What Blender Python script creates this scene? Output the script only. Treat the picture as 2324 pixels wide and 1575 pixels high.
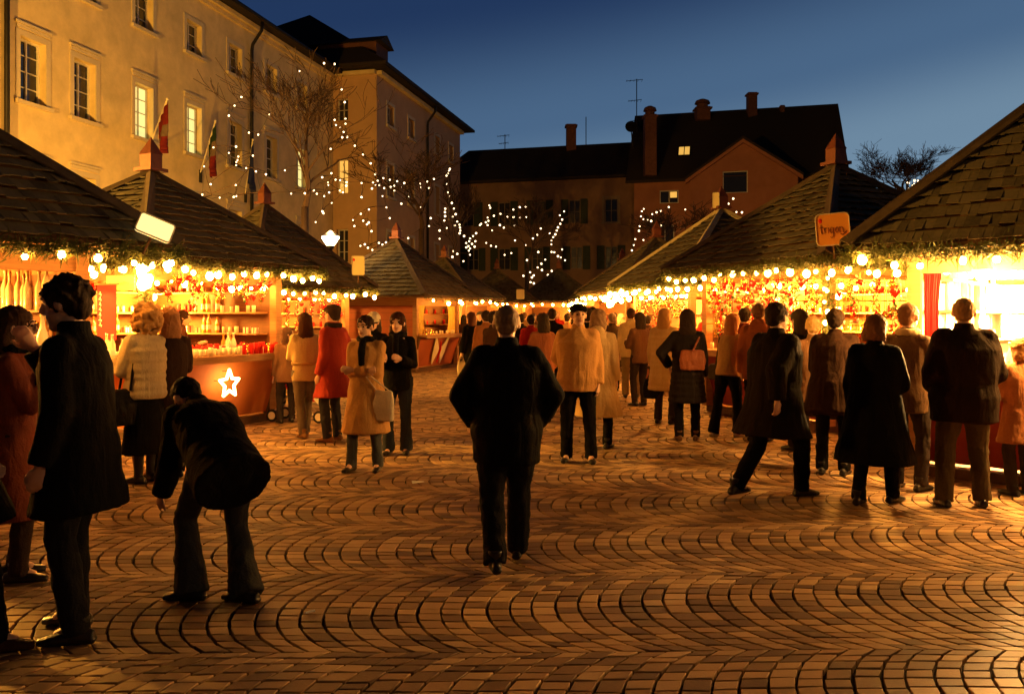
import bpy, bmesh, math, random
import numpy as np
from mathutils import Vector, Matrix
R = math.radians
rnd = random.Random(11)
S = bpy.context.scene
for o in list(bpy.data.objects):
    bpy.data.objects.remove(o)

# ------------------------------------------------------------------ camera, sky, exposure
FOC, CX, HZ, EYE = 1900.0, 1162.0, 716.0, 1.64       # focal length and horizon in the 2324 px wide picture
cam_d = bpy.data.cameras.new("camera")
cam_d.sensor_width = 36.0
cam_d.lens = 36.0 * FOC / 2324.0
cam_d.shift_y = -(787.5 - HZ) / 2324.0
cam_d.clip_end = 2000
cam = bpy.data.objects.new("camera", cam_d)
S.collection.objects.link(cam)
cam.location = (0, 0, EYE)
cam.rotation_euler = (R(90), 0, 0)
S.camera = cam
S.view_settings.view_transform = 'Standard'
S.view_settings.look = 'None'
S.view_settings.gamma = 1.0
S.view_settings.exposure = 0.05
S.cycles.use_denoising = True
S.cycles.max_bounces = 5
S.cycles.diffuse_bounces = 3
S.cycles.glossy_bounces = 3
S.cycles.transmission_bounces = 4
S.cycles.transparent_max_bounces = 6
S.cycles.sample_clamp_indirect = 6
S.cycles.caustics_reflective = False
S.cycles.caustics_refractive = False

w = bpy.data.worlds.new("World")
S.world = w
w.use_nodes = True
nt = w.node_tree
nt.nodes.clear()
out = nt.nodes.new('ShaderNodeOutputWorld')
bg = nt.nodes.new('ShaderNodeBackground')
# dusk after sunset: luminous pale blue low on the right, deep blue overhead and to the left
tc = nt.nodes.new('ShaderNodeTexCoord')
sep = nt.nodes.new('ShaderNodeSeparateXYZ'); nt.links.new(tc.outputs['Generated'], sep.inputs[0])
hx = nt.nodes.new('ShaderNodeMath'); hx.operation = 'MULTIPLY_ADD'; hx.inputs[1].default_value = -0.15
nt.links.new(sep.outputs['X'], hx.inputs[0]); nt.links.new(sep.outputs['Z'], hx.inputs[2])
rp = nt.nodes.new('ShaderNodeValToRGB'); rp.color_ramp.interpolation = 'EASE'
el = rp.color_ramp.elements
el[0].position = 0.03; el[0].color = (0.19, 0.30, 0.41, 1)
el[1].position = 0.62; el[1].color = (0.0016, 0.004, 0.015, 1)
for p_, c_ in ((0.13, (0.150, 0.245, 0.350, 1)), (0.22, (0.066, 0.130, 0.235, 1)), (0.36, (0.0150, 0.037, 0.104, 1))):
    q_ = el.new(p_); q_.color = c_
nt.links.new(hx.outputs[0], rp.inputs[0]); nt.links.new(rp.outputs[0], bg.inputs[0])
# the afterglow is ahead of the camera; the sky behind is already night
mr = nt.nodes.new('ShaderNodeMapRange'); mr.inputs['From Min'].default_value = -0.6; mr.inputs['From Max'].default_value = 0.75
mr.inputs['To Min'].default_value = 0.10; mr.inputs['To Max'].default_value = 0.98
nt.links.new(sep.outputs['Y'], mr.inputs[0]); nt.links.new(mr.outputs[0], bg.inputs[1])
nt.links.new(bg.outputs[0], out.inputs[0])

WARM = (1.0, 0.37, 0.042)
SODIUM = (1.0, 0.47, 0.06)

# ------------------------------------------------------------------ helpers
def ray(xv): return (xv - CX) / FOC
def ground(xv, yv):
    Y = EYE * FOC / (yv - HZ)
    return ray(xv) * Y, Y
def at(xv, yv, Y):
    return Vector((ray(xv) * Y, Y, EYE + (HZ - yv) * Y / FOC))

_m = {}
def mat(name, col, rough=0.8, metal=0.0, var=0.25, scale=8.0, bump=0.15, emit=None, strength=0.0, spec=0.3, trans=0.0, kind='noise', bscale=None, detail=6, folds=0.0):
    if name in _m: return _m[name]
    m = bpy.data.materials.new(name); m.use_nodes = True
    n = m.node_tree; b = n.nodes['Principled BSDF']; L = n.links
    b.inputs['Roughness'].default_value = rough
    b.inputs['Metallic'].default_value = metal
    b.inputs['Specular IOR Level'].default_value = spec
    b.inputs['Transmission Weight'].default_value = trans
    tc = n.nodes.new('ShaderNodeTexCoord')
    if kind == 'wave':
        tx = n.nodes.new('ShaderNodeTexNoise'); tx.inputs['Scale'].default_value = scale
        tx.inputs['Detail'].default_value = 7; tx.inputs['Roughness'].default_value = 0.7; src = tx.outputs['Fac']
    else:
        tx = n.nodes.new('ShaderNodeTexNoise'); tx.inputs['Scale'].default_value = scale
        tx.inputs['Detail'].default_value = detail; tx.inputs['Roughness'].default_value = 0.65; src = tx.outputs['Fac']
    if kind == 'wave':
        mp = n.nodes.new('ShaderNodeMapping'); mp.inputs['Scale'].default_value = (1, 1, 14)
        L.new(tc.outputs['Object'], mp.inputs[0]); L.new(mp.outputs[0], tx.inputs['Vector'])
    else: L.new(tc.outputs['Object'], tx.inputs['Vector'])
    cr = n.nodes.new('ShaderNodeValToRGB')
    e = cr.color_ramp.elements
    e[0].position = 0.3; e[1].position = 0.72
    e[0].color = tuple(max(0, c * (1 - var)) for c in col) + (1,)
    e[1].color = tuple(min(1, c * (1 + var)) for c in col) + (1,)
    L.new(src, cr.inputs[0]); L.new(cr.outputs[0], b.inputs['Base Color'])
    if bump:
        t2 = n.nodes.new('ShaderNodeTexNoise'); t2.inputs['Scale'].default_value = bscale or scale * 5; t2.inputs['Detail'].default_value = 5
        L.new(tc.outputs['Object'], t2.inputs['Vector'])
        bp = n.nodes.new('ShaderNodeBump'); bp.inputs['Strength'].default_value = bump; bp.inputs['Distance'].default_value = 0.02
        L.new(t2.outputs['Fac'], bp.inputs['Height']); L.new(bp.outputs[0], b.inputs['Normal'])
        if folds:
            mp2 = n.nodes.new('ShaderNodeMapping'); mp2.inputs['Scale'].default_value = (7, 7, 1.6)
            t3 = n.nodes.new('ShaderNodeTexNoise'); t3.inputs['Scale'].default_value = 1.3; t3.inputs['Detail'].default_value = 3; t3.inputs['Distortion'].default_value = 0.8
            b3 = n.nodes.new('ShaderNodeBump'); b3.inputs['Strength'].default_value = folds; b3.inputs['Distance'].default_value = 0.05
            L.new(tc.outputs['Object'], mp2.inputs[0]); L.new(mp2.outputs[0], t3.inputs['Vector']); L.new(t3.outputs['Fac'], b3.inputs['Height'])
            L.new(b3.outputs[0], bp.inputs['Normal'])
    if emit:
        b.inputs['Emission Color'].default_value = (*emit, 1); b.inputs['Emission Strength'].default_value = strength
    _m[name] = m
    return m

def tag(o, label=None, cat=None, group=None, kind=None):
    if label and len(label.split()) > 16: print('LONGLABEL', len(label.split()), label)
    if label: o['label'] = label
    if cat: o['category'] = cat
    if group: o['group'] = group
    if kind: o['kind'] = kind
    return o
def empty(name, loc=(0, 0, 0), rz=0.0):
    o = bpy.data.objects.new(name, None); S.collection.objects.link(o)
    o.location = loc; o.rotation_euler = (0, 0, rz); o.empty_display_size = 0.2
    return o

class MB:
    def __init__(s): s.v = []; s.f = []; s.m = []
    def add(s, vs, fs, mi=0, M=None):
        b = len(s.v)
        for p in vs:
            p = Vector(p)
            s.v.append(tuple(M @ p) if M is not None else tuple(p))
        for f in fs: s.f.append([b + i for i in f]); s.m.append(mi)
        return s
    def box(s, c, d, M=None, mi=0, rz=0.0):
        x, y, z = d[0] / 2, d[1] / 2, d[2] / 2
        vs = [(-x, -y, -z), (x, -y, -z), (x, y, -z), (-x, y, -z), (-x, -y, z), (x, -y, z), (x, y, z), (-x, y, z)]
        T = Matrix.Translation(Vector(c))
        if rz: T = T @ Matrix.Rotation(rz, 4, 'Z')
        if M is not None: T = M @ T
        return s.add(vs, [(3, 2, 1, 0), (4, 5, 6, 7), (0, 1, 5, 4), (1, 2, 6, 5), (2, 3, 7, 6), (3, 0, 4, 7)], mi, T)
    def hexa(s, p, mi=0, M=None):      # eight points: lower four, upper four
        return s.add(p, [(3, 2, 1, 0), (4, 5, 6, 7), (0, 1, 5, 4), (1, 2, 6, 5), (2, 3, 7, 6), (3, 0, 4, 7)], mi, M)
    def tube(s, pts, rs, n=8, mi=0, M=None, cap=True):
        pts = [Vector(p) for p in pts]
        if not hasattr(rs, '__len__'): rs = [rs] * len(pts)
        rings = []; up = Vector((0, 0, 1))
        prev = None
        for i, p in enumerate(pts):
            t = (pts[min(i + 1, len(pts) - 1)] - pts[max(i - 1, 0)])
            if t.length < 1e-9: t = Vector((0, 0, 1))
            t.normalize()
            if prev is None:
                a = t.cross(up if abs(t.z) < 0.95 else Vector((1, 0, 0))).normalized()
            else:
                a = (prev - t * prev.dot(t))
                a = a.normalized() if a.length > 1e-6 else t.cross(Vector((1, 0, 0))).normalized()
            prev = a; b = t.cross(a)
            rings.append([p + (a * math.cos(2 * math.pi * k / n) + b * math.sin(2 * math.pi * k / n)) * rs[i] for k in range(n)])
        vs = [q for r in rings for q in r]; fs = []
        for i in range(len(rings) - 1):
            for k in range(n):
                fs.append((i * n + k, i * n + (k + 1) % n, (i + 1) * n + (k + 1) % n, (i + 1) * n + k))
        if cap:
            fs.append(tuple(range(n - 1, -1, -1))); fs.append(tuple((len(rings) - 1) * n + k for k in range(n)))
        return s.add(vs, fs, mi, M)
    def loft(s, rings, n=20, mi=0, M=None, sup=1.0):    # rings: (center, rx, ry) horizontal or with frame (c, rx, ry, ax, ay)
        vs = []; fs = []
        for r in rings:
            c = Vector(r[0]); ax = Vector(r[3]) if len(r) > 3 else Vector((1, 0, 0)); ay = Vector(r[4]) if len(r) > 4 else Vector((0, 1, 0))
            for k in range(n):
                a = 2 * math.pi * k / n; ca, sa = math.cos(a), math.sin(a)
                ca = math.copysign(abs(ca) ** sup, ca); sa = math.copysign(abs(sa) ** sup, sa)
                vs.append(c + ax * ca * r[1] + ay * sa * r[2])
        m = len(rings)
        for i in range(m - 1):
            for k in range(n):
                fs.append((i * n + k, i * n + (k + 1) % n, (i + 1) * n + (k + 1) % n, (i + 1) * n + k))
        fs.append(tuple(range(n - 1, -1, -1))); fs.append(tuple((m - 1) * n + k for k in range(n)))
        return s.add(vs, fs, mi, M)
    def ell(s, c, r, n=14, h=9, mi=0, M=None, Rm=None):
        if not hasattr(r, '__len__'): r = (r, r, r)
        vs = [(0, 0, -r[2])]; fs = []
        for i in range(1, h):
            th = -math.pi / 2 + math.pi * i / h
            for k in range(n):
                a = 2 * math.pi * k / n
                vs.append((r[0] * math.cos(th) * math.cos(a), r[1] * math.cos(th) * math.sin(a), r[2] * math.sin(th)))
        vs.append((0, 0, r[2])); top = len(vs) - 1
        for k in range(n):
            fs.append((0, 1 + (k + 1) % n, 1 + k)); fs.append((top, top - n + k, top - n + (k + 1) % n))
        for i in range(h - 2):
            for k in range(n):
                a = 1 + i * n; fs.append((a + k, a + (k + 1) % n, a + n + (k + 1) % n, a + n + k))
        T = Matrix.Translation(Vector(c))
        if Rm is not None: T = T @ Rm
        if M is not None: T = M @ T
        return s.add(vs, fs, mi, T)
    def lathe(s, prof, n=12, mi=0, M=None):
        return s.loft([((0, 0, z), r, r) for r, z in prof], n, mi, M)
    def build(s, name, mats, parent=None, smooth=False, loc=None, rz=None):
        me = bpy.data.meshes.new(name)
        me.from_pydata(s.v, [], s.f); 
        if not isinstance(mats, (list, tuple)): mats = [mats]
        for m in mats: me.materials.append(m)
        if len(mats) > 1: me.polygons.foreach_set('material_index', s.m)
        if smooth: me.polygons.foreach_set('use_smooth', [True] * len(me.polygons))
        me.update()
        o = bpy.data.objects.new(name, me); S.collection.objects.link(o)
        if parent: o.parent = parent
        if loc is not None: o.location = loc
        if rz is not None: o.rotation_euler[2] = rz
        return o
def copy_tree(o, parent=None):
    c = o.copy(); S.collection.objects.link(c); c.parent = parent
    for ch in [x for x in S.collection.objects if x.parent == o]:
        copy_tree(ch, c)
    return c
def text_mesh(txt, size, material, name, parent, depth=0.003, shear=0.0):
    cu = bpy.data.curves.new(name, 'FONT'); cu.body = txt; cu.size = size; cu.extrude = depth; cu.align_x = 'CENTER'; cu.align_y = 'CENTER'; cu.shear = shear
    t = bpy.data.objects.new(name + "_curve", cu); S.collection.objects.link(t)
    dg = bpy.context.evaluated_depsgraph_get()
    me = bpy.data.meshes.new_from_object(t.evaluated_get(dg))
    bpy.data.objects.remove(t)
    me.materials.clear(); me.materials.append(material)
    o = bpy.data.objects.new(name, me); S.collection.objects.link(o); o.parent = parent
    return o

# ------------------------------------------------------------------ materials
M_plaster = mat('ochre_plaster', (0.70, 0.55, 0.28), 0.9, var=0.18, scale=1.3, bump=0.35, bscale=30)
M_trim = mat('pale_trim', (0.58, 0.49, 0.33), 0.85, var=0.08, scale=3)
M_rose = mat('rose_plaster', (0.34, 0.145, 0.08), 0.9, var=0.12, scale=1.2, bump=0.35, bscale=30)
M_grey = mat('grey_plaster', (0.22, 0.13, 0.085), 0.9, var=0.15, scale=1.2, bump=0.35, bscale=30)
M_tiles = mat('dark_roof_tiles', (0.030, 0.022, 0.020), 0.9, var=0.3, scale=5, bump=0.5, kind='wave')
M_black = mat('black_metal', (0.02, 0.018, 0.017), 0.5, 0.6, scale=6)
M_shut = mat('dark_green_shutter', (0.025, 0.035, 0.022), 0.7, scale=6)
M_glass = mat('dark_window_glass', (0.02, 0.022, 0.03), 0.12, var=0.2, scale=1.0, bump=0.0, spec=0.6)
M_white = mat('white_window_frame', (0.62, 0.58, 0.50), 0.6, var=0.06, scale=4)
M_lit = mat('lit_window_glass', (0.6, 0.55, 0.3), 0.4, bump=0, emit=(1.0, 0.86, 0.30), strength=0.95, var=0.1, scale=0.8)
M_lit2 = mat('warm_lit_glass', (0.6, 0.4, 0.2), 0.4, bump=0, emit=(1.0, 0.55, 0.10), strength=0.8, var=0.1)
M_chim = mat('chimney_brick', (0.14, 0.06, 0.04), 0.9, scale=6)
M_shing = None
M_wood = mat('stall_wood', (0.34, 0.17, 0.07), 0.65, var=0.25, scale=3.0, bump=0.2, kind='wave')
M_red = mat('red_brown_panel', (0.36, 0.085, 0.03), 0.6, var=0.15, scale=2.5, bump=0.12)
M_dwood = mat('dark_timber', (0.10, 0.045, 0.02), 0.75, var=0.3, scale=5)
M_copper = mat('copper_cap', (0.15, 0.045, 0.022), 0.55, 0.3, var=0.25, scale=9)
M_fir = mat('fir_needles', (0.07, 0.085, 0.02), 0.7, var=0.4, scale=20, bump=0)
M_bark = mat('bark', (0.055, 0.03, 0.018), 0.9, var=0.3, scale=20)
M_bulb = mat('lit_bulb', (1, 0.8, 0.5), 0.3, bump=0, emit=(1.0, 0.41, 0.06), strength=250, var=0)
M_fairy = mat('lit_fairy_bulb', (1, 0.9, 0.7), 0.3, bump=0, emit=(1.0, 0.72, 0.40), strength=5, var=0)
M_cable = mat('black_cable', (0.01, 0.01, 0.01), 0.6)
M_card = mat('sign_card', (0.80, 0.66, 0.36), 0.5, var=0.06, scale=3, bump=0.03)
M_redcloth = mat('red_cloth', (0.62, 0.012, 0.010), 0.7, var=0.1, scale=5)
M_gold = mat('gold_foil', (0.8, 0.5, 0.12), 0.25, 0.8, var=0.1, bump=0)
M_shinyred = mat('red_glass_ball', (0.6, 0.015, 0.01), 0.2, 0.2, var=0.1, bump=0, spec=0.6)
M_cream = mat('cream_paint', (0.80, 0.72, 0.52), 0.5, var=0.06, scale=4)
M_amber = mat('amber_glass', (0.55, 0.24, 0.04), 0.15, var=0.15, bump=0, spec=0.6)
M_clear = mat('pale_glass', (0.78, 0.72, 0.52), 0.12, var=0.08, bump=0, spec=0.6)
M_paper = mat('white_paper', (0.8, 0.78, 0.7), 0.8, var=0.04)
M_skin = mat('skin', (0.60, 0.36, 0.25), 0.55, var=0.07, scale=14, bump=0.05)
M_eye = mat('eye_dark', (0.015, 0.01, 0.008), 0.2, bump=0)
M_lip = mat('lip', (0.36, 0.08, 0.06), 0.5, bump=0)
M_shoe = mat('shoe_leather', (0.015, 0.012, 0.010), 0.35, var=0.2)
M_lampg = mat('lamp_glass', (0.9, 0.9, 0.8), 0.3, bump=0, emit=(1.0, 0.85, 0.55), strength=14, var=0)

def shingle_mat():
    m = bpy.data.materials.new('wooden_shingles'); m.use_nodes = True
    n = m.node_tree; b = n.nodes['Principled BSDF']; L = n.links
    b.inputs['Roughness'].default_value = 0.85; b.inputs['Specular IOR Level'].default_value = 0.25
    a = n.nodes.new('ShaderNodeAttribute'); a.attribute_name = 'tone'
    tc = n.nodes.new('ShaderNodeTexCoord')
    nz = n.nodes.new('ShaderNodeTexNoise'); nz.inputs['Scale'].default_value = 22; nz.inputs['Detail'].default_value = 6
    L.new(tc.outputs['Object'], nz.inputs['Vector'])
    ad = n.nodes.new('ShaderNodeMath'); ad.operation = 'MULTIPLY_ADD'; ad.inputs[1].default_value = 0.6
    L.new(nz.outputs['Fac'], ad.inputs[0]); L.new(a.outputs['Fac'], ad.inputs[2])
    cr = n.nodes.new('ShaderNodeValToRGB'); e = cr.color_ramp.elements
    e[0].position = 0.15; e[0].color = (0.022, 0.017, 0.012, 1); e[1].position = 1.25 / 1.4; e[1].color = (0.135, 0.11, 0.07, 1)
    L.new(ad.outputs[0], cr.inputs[0]); L.new(cr.outputs[0], b.inputs['Base Color'])
    bp = n.nodes.new('ShaderNodeBump'); bp.inputs['Strength'].default_value = 0.4; bp.inputs['Distance'].default_value = 0.01
    L.new(nz.outputs['Fac'], bp.inputs['Height']); L.new(bp.outputs[0], b.inputs['Normal'])
    return m
M_shing = shingle_mat()
def set_tone(o, vals):
    at_ = o.data.attributes.new('tone', 'FLOAT', 'POINT'); at_.data.foreach_set('value', vals)

# ------------------------------------------------------------------ ground
gm = MB(); gm.add([(-400, -60, -0.03), (400, -60, -0.03), (400, 900, -0.03), (-400, 900, -0.03)], [(0, 1, 2, 3)])
tag(gm.build('ground', mat('joint_sand', (0.016, 0.009, 0.006), 0.95, var=0.3, scale=2, bump=0.5)), kind='structure')

def stone_mat():
    m = bpy.data.materials.new('granite_setts'); m.use_nodes = True
    n = m.node_tree; b = n.nodes['Principled BSDF']; L = n.links
    a = n.nodes.new('ShaderNodeAttribute'); a.attribute_name = 'tone'
    tc = n.nodes.new('ShaderNodeTexCoord')
    nz = n.nodes.new('ShaderNodeTexNoise'); nz.inputs['Scale'].default_value = 55; nz.inputs['Detail'].default_value = 5; nz.inputs['Roughness'].default_value = 0.7
    n2 = n.nodes.new('ShaderNodeTexNoise'); n2.inputs['Scale'].default_value = 0.8; n2.inputs['Detail'].default_value = 5
    for q in (nz, n2): L.new(tc.outputs['Object'], q.inputs['Vector'])
    ad = n.nodes.new('ShaderNodeMath'); ad.operation = 'MULTIPLY_ADD'; ad.inputs[1].default_value = 0.35
    L.new(nz.outputs['Fac'], ad.inputs[0]); L.new(a.outputs['Fac'], ad.inputs[2])
    a2 = n.nodes.new('ShaderNodeMath'); a2.operation = 'MULTIPLY_ADD'; a2.inputs[1].default_value = 0.5
    L.new(n2.outputs['Fac'], a2.inputs[0]); L.new(ad.outputs[0], a2.inputs[2])
    cr = n.nodes.new('ShaderNodeValToRGB'); e = cr.color_ramp.elements
    e[0].position = 0.2; e[0].color = (0.12, 0.065, 0.035, 1); e[1].position = 1.0; e[1].color = (0.45, 0.29, 0.145, 1)
    k = e.new(0.6); k.color = (0.30, 0.175, 0.085, 1)
    s2 = n.nodes.new('ShaderNodeMath'); s2.operation = 'MULTIPLY'; s2.inputs[1].default_value = 0.62
    L.new(a2.outputs[0], s2.inputs[0]); L.new(s2.outputs[0], cr.inputs[0]); L.new(cr.outputs[0], b.inputs['Base Color'])
    mr = n.nodes.new('ShaderNodeMapRange'); mr.inputs['To Min'].default_value = 0.48; mr.inputs['To Max'].default_value = 0.8
    L.new(n2.outputs['Fac'], mr.inputs[0]); L.new(mr.outputs[0], b.inputs['Roughness'])
    b.inputs['Specular IOR Level'].default_value = 0.28
    bp = n.nodes.new('ShaderNodeBump'); bp.inputs['Strength'].default_value = 0.45; bp.inputs['Distance'].default_value = 0.004
    L.new(nz.outputs['Fac'], bp.inputs['Height']); L.new(bp.outputs[0], b.inputs['Normal'])
    return m

def cobbles():
    rs = np.random.RandomState(5)
    D, W, RR = 0.127, 1.24, 0.795
    tm = math.asin(W / 2 / RR)
    V = []; T = []
    nst = 14
    for bnd in range(-1, 26):
        yc = 3.47 + W * bnd
        lim = min(0.63 * (yc + 0.7) + 1.8, 13.5)
        if yc > 19: lim = min(lim, 9)
        nk = int(2 * lim / D)
        ph = rs.rand() * D
        cuts = np.linspace(-tm, tm, nst + 1)[None, :] + rs.uniform(-0.026, 0.026, (nk, nst + 1))
        cuts[:, 0] = -tm; cuts[:, -1] = tm
        wob = rs.normal(0, 0.006, nk)
        for k in range(nk):
            x0 = -lim + k * D + ph + wob[k]; x1 = -lim + (k + 1) * D + ph + (wob[k + 1] if k + 1 < nk else 0)
            g = 0.0058 + rs.rand() * 0.0035
            for j in range(nst):
                a, b = cuts[k, j], cuts[k, j + 1]
                ga = (0.0052 + rs.rand() * 0.002) / RR
                a += ga; b -= ga
                xs = []
                for (xx, th) in ((x0 + g, a), (x1 - g, a), (x1 - g, b), (x0 + g, b)):
                    xs.append((xx + RR * (1 - math.cos(th)), yc + RR * math.sin(th)))
                V.append(xs); T.append(rs.rand() * 1.2 - .1 if rs.rand() > 0.15 else rs.rand() * 0.35 - 0.3)
    P = np.array(V)                                   # n,4,2
    n = len(P)
    P += rs.uniform(-0.004, 0.004, P.shape)
    wave = 0.02 * np.sin(P[:, :, 0] * 0.9) + 0.012 * np.sin(P[:, :, 0] * 2.3 + P[:, :, 1])
    P[:, :, 1] += wave
    c = P.mean(1, keepdims=True)
    inn = c + (P - c) * 0.93
    inn2 = c + (P - c) * 0.975
    z = rs.normal(0, 0.0010, (n, 1)); tilt = rs.normal(0, 0.010, (n, 2))
    def zz(q, base): return base + z + ((q - c) * tilt[:, None, :]).sum(2)
    ver = np.zeros((n, 16, 3))
    for i, (q, h) in enumerate(((P, -0.030), (P, -0.0045), (inn2, -0.0012), (inn, 0.0))):
        ver[:, i * 4:i * 4 + 4, :2] = q
        ver[:, i * 4:i * 4 + 4, 2] = zz(q, h)
    fl = []
    for L_ in range(3):
        for k in range(4):
            fl.append((L_ * 4 + k, L_ * 4 + (k + 1) % 4, L_ * 4 + 4 + (k + 1) % 4, L_ * 4 + 4 + k))
    fl.append((12, 13, 14, 15))
    fl = np.array(fl)
    faces = (fl[None] + (np.arange(n) * 16)[:, None, None]).reshape(-1, 4)
    me = bpy.data.meshes.new('cobblestone_paving')
    me.vertices.add(n * 16); me.vertices.foreach_set('co', ver.reshape(-1))
    me.loops.add(faces.size); me.loops.foreach_set('vertex_index', faces.reshape(-1).astype(np.int32))
    me.polygons.add(len(faces)); me.polygons.foreach_set('loop_start', np.arange(0, faces.size, 4, dtype=np.int32))
    me.update(calc_edges=True)
    sm = np.zeros((n, 13), bool); sm[:, 4:12] = True
    me.polygons.foreach_set('use_smooth', sm.reshape(-1))
    o = bpy.data.objects.new('cobblestone_paving', me); S.collection.objects.link(o)
    me.materials.append(stone_mat())
    set_tone(o, np.repeat(np.array(T), 16))
    tag(o, kind='structure')
cobbles()
# ------------------------------------------------------------------ buildings
def wall_with_openings(mb, O, U, z0, z1, L, ops, Nn, depth=0.34, mi=0):
    """flat wall starting at O along unit U (length L), openings (u0,u1,za,zb); Nn = outward normal; reveals go inwards"""
    O = Vector((O[0], O[1], 0)); U = Vector((U[0], U[1], 0)); Nn = Vector((Nn[0], Nn[1], 0))
    us = sorted({0.0, L, *[q for o in ops for q in o[:2]]}); zs = sorted({z0, z1, *[q for o in ops for q in o[2:4]]})
    def pt(u, z, d=0): return O + U * u + Vector((0, 0, z)) - Nn * d
    for i in range(len(us) - 1):
        for j in range(len(zs) - 1):
            um, zm = (us[i] + us[i + 1]) / 2, (zs[j] + zs[j + 1]) / 2
            if any(o[0] < um < o[1] and o[2] < zm < o[3] for o in ops): continue
            mb.add([pt(us[i], zs[j]), pt(us[i + 1], zs[j]), pt(us[i + 1], zs[j + 1]), pt(us[i], zs[j + 1])], [(0, 1, 2, 3)], mi)
    for (a, b, c, d) in [o[:4] for o in ops]:
        for q in (((a, c), (a, d)), ((a, d), (b, d)), ((b, d), (b, c)), ((b, c), (a, c))):
            (u1, w1), (u2, w2) = q
            mb.add([pt(u1, w1), pt(u2, w2), pt(u2, w2, depth), pt(u1, w1, depth)], [(0, 1, 2, 3)], mi)
def window(parent, O, U, Nn, o, glass, bars=(1, 3), surround=True, depth=0.30, frame=0.06, lintel=True, curtain=False, sr=None, fm_=None):
    O = Vector((O[0], O[1], 0)); U = Vector((U[0], U[1], 0)); Nn = Vector((Nn[0], Nn[1], 0))
    a, b, c, d = o[:4]
    rot = math.atan2(U.y, U.x); Mx = Matrix.Translation(O + U * (a + b) / 2) @ Matrix.Rotation(rot, 4, 'Z')
    # local: x along wall, y = inwards for walls whose normal is -y local
    sgn = 1 if (Matrix.Rotation(-rot, 3, 'Z') @ Nn).y < 0 else -1
    Wd, Hh, zc = b - a, d - c, (c + d) / 2
    fm = MB(); t = frame
    y = sgn * (depth - 0.04)
    for x in (-Wd / 2 + t / 2, Wd / 2 - t / 2): fm.box((x, y, zc), (t, 0.07, Hh), Mx)
    for z in (c + t / 2, d - t / 2): fm.box((0, y, z), (Wd - 2 * t, 0.07, t), Mx)
    for k in range(1, bars[0] + 1): fm.box((-Wd / 2 + Wd * k / (bars[0] + 1), y + sgn * 0.004, zc), (t * 0.9, 0.05, Hh - 2 * t), Mx)
    for k in range(1, bars[1] + 1):
        z = c + Hh * k / (bars[1] + 1); nseg = bars[0] + 1
        for s_ in range(nseg):
            x0 = -Wd / 2 + Wd * s_ / nseg + t / 2; x1 = -Wd / 2 + Wd * (s_ + 1) / nseg - t / 2
            fm.box(((x0 + x1) / 2, y + sgn * 0.006, z), (x1 - x0 - 0.01, 0.03, t * 0.5), Mx)
    f = fm.build('window', fm_ or M_white, parent)
    g = MB(); g.box((0, sgn * (depth - 0.005), zc), (Wd - t, 0.012, Hh - t), Mx); g.build('pane', glass, f)
    if surround:
        s = MB(); sw = 0.17; yy = -sgn * 0.012
        s.box((-Wd / 2 - sw / 2, yy, zc), (sw, 0.03, Hh), Mx); s.box((Wd / 2 + sw / 2, yy, zc), (sw, 0.03, Hh), Mx)
        s.box((0, yy, d + sw / 2), (Wd + 2 * sw, 0.03, sw), Mx)
        s.box((0, -sgn * 0.05, c - 0.06), (Wd + 2 * sw + 0.08, 0.14, 0.12), Mx)
        if lintel:
            s.box((0, -sgn * 0.04, d + sw + 0.20), (Wd + 2 * sw + 0.06, 0.09, 0.07), Mx)
            s.box((0, -sgn * 0.02, d + sw + 0.10), (Wd + 2 * sw - 0.06, 0.045, 0.10), Mx)
        s.build('window_surround', sr or M_trim, f)
    return f

K = 0.236; nn = math.hypot(1, K); U1 = Vector((K / nn, 1 / nn, 0)); N1 = Vector((1 / nn, -K / nn, 0))
X0 = -20.2
def fac_u(xv, y0=19.0): # along the facade from its near end
    Y = -X0 / (K - ray(xv)); return (Y - y0) * nn
hall = empty('town_hall_building', (0, 0, 0))
tag(hall, 'long ochre plastered building on the left with lit windows and a dark hipped roof', 'building')
Ys = 19.0; O1 = Vector((X0 + K * Ys, Ys, 0)); Yend = 44.9; L1 = (Yend - Ys) * nn
EZ = 14.45
rowA, rowB, rowC, rowD = (11.85, 13.1), (7.95, 9.85), (4.25, 6.1), (1.0, 2.9)
cols = [(45, 104), (167, 214), (306, 347), (423, 455), (519, 541), (603, 617), (675, 697)]
ops = []
for i, (a, b) in enumerate(cols):
    ua, ub = fac_u(a), fac_u(b)
    if ub - ua < 0.95: ub = ua + 0.98
    if i >= 4: ua, ub = ua, ua + 1.0
    for r in (rowA, rowB, rowC, rowD): ops.append((ua, ub, r[0], r[1], i, r))
mb = MB(); wall_with_openings(mb, O1, U1, 0, EZ, L1, [o[:4] for o in ops], N1)
back = -N1 * 12.0
e1 = O1 + U1 * L1
mb.add([O1, O1 + back, O1 + back + Vector((0, 0, EZ)), O1 + Vector((0, 0, EZ))], [(0, 1, 2, 3)])
mb.build('wall', M_plaster, hall)
for o in ops:
    lit = (o[5] is rowB and o[4] in (2, 3, 6)) 
    window(hall, O1, U1, N1, o, M_lit if lit else M_glass, bars=(1, 3) if o[5] is rowB else (1, 2), lintel=o[5] is not rowA)
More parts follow.
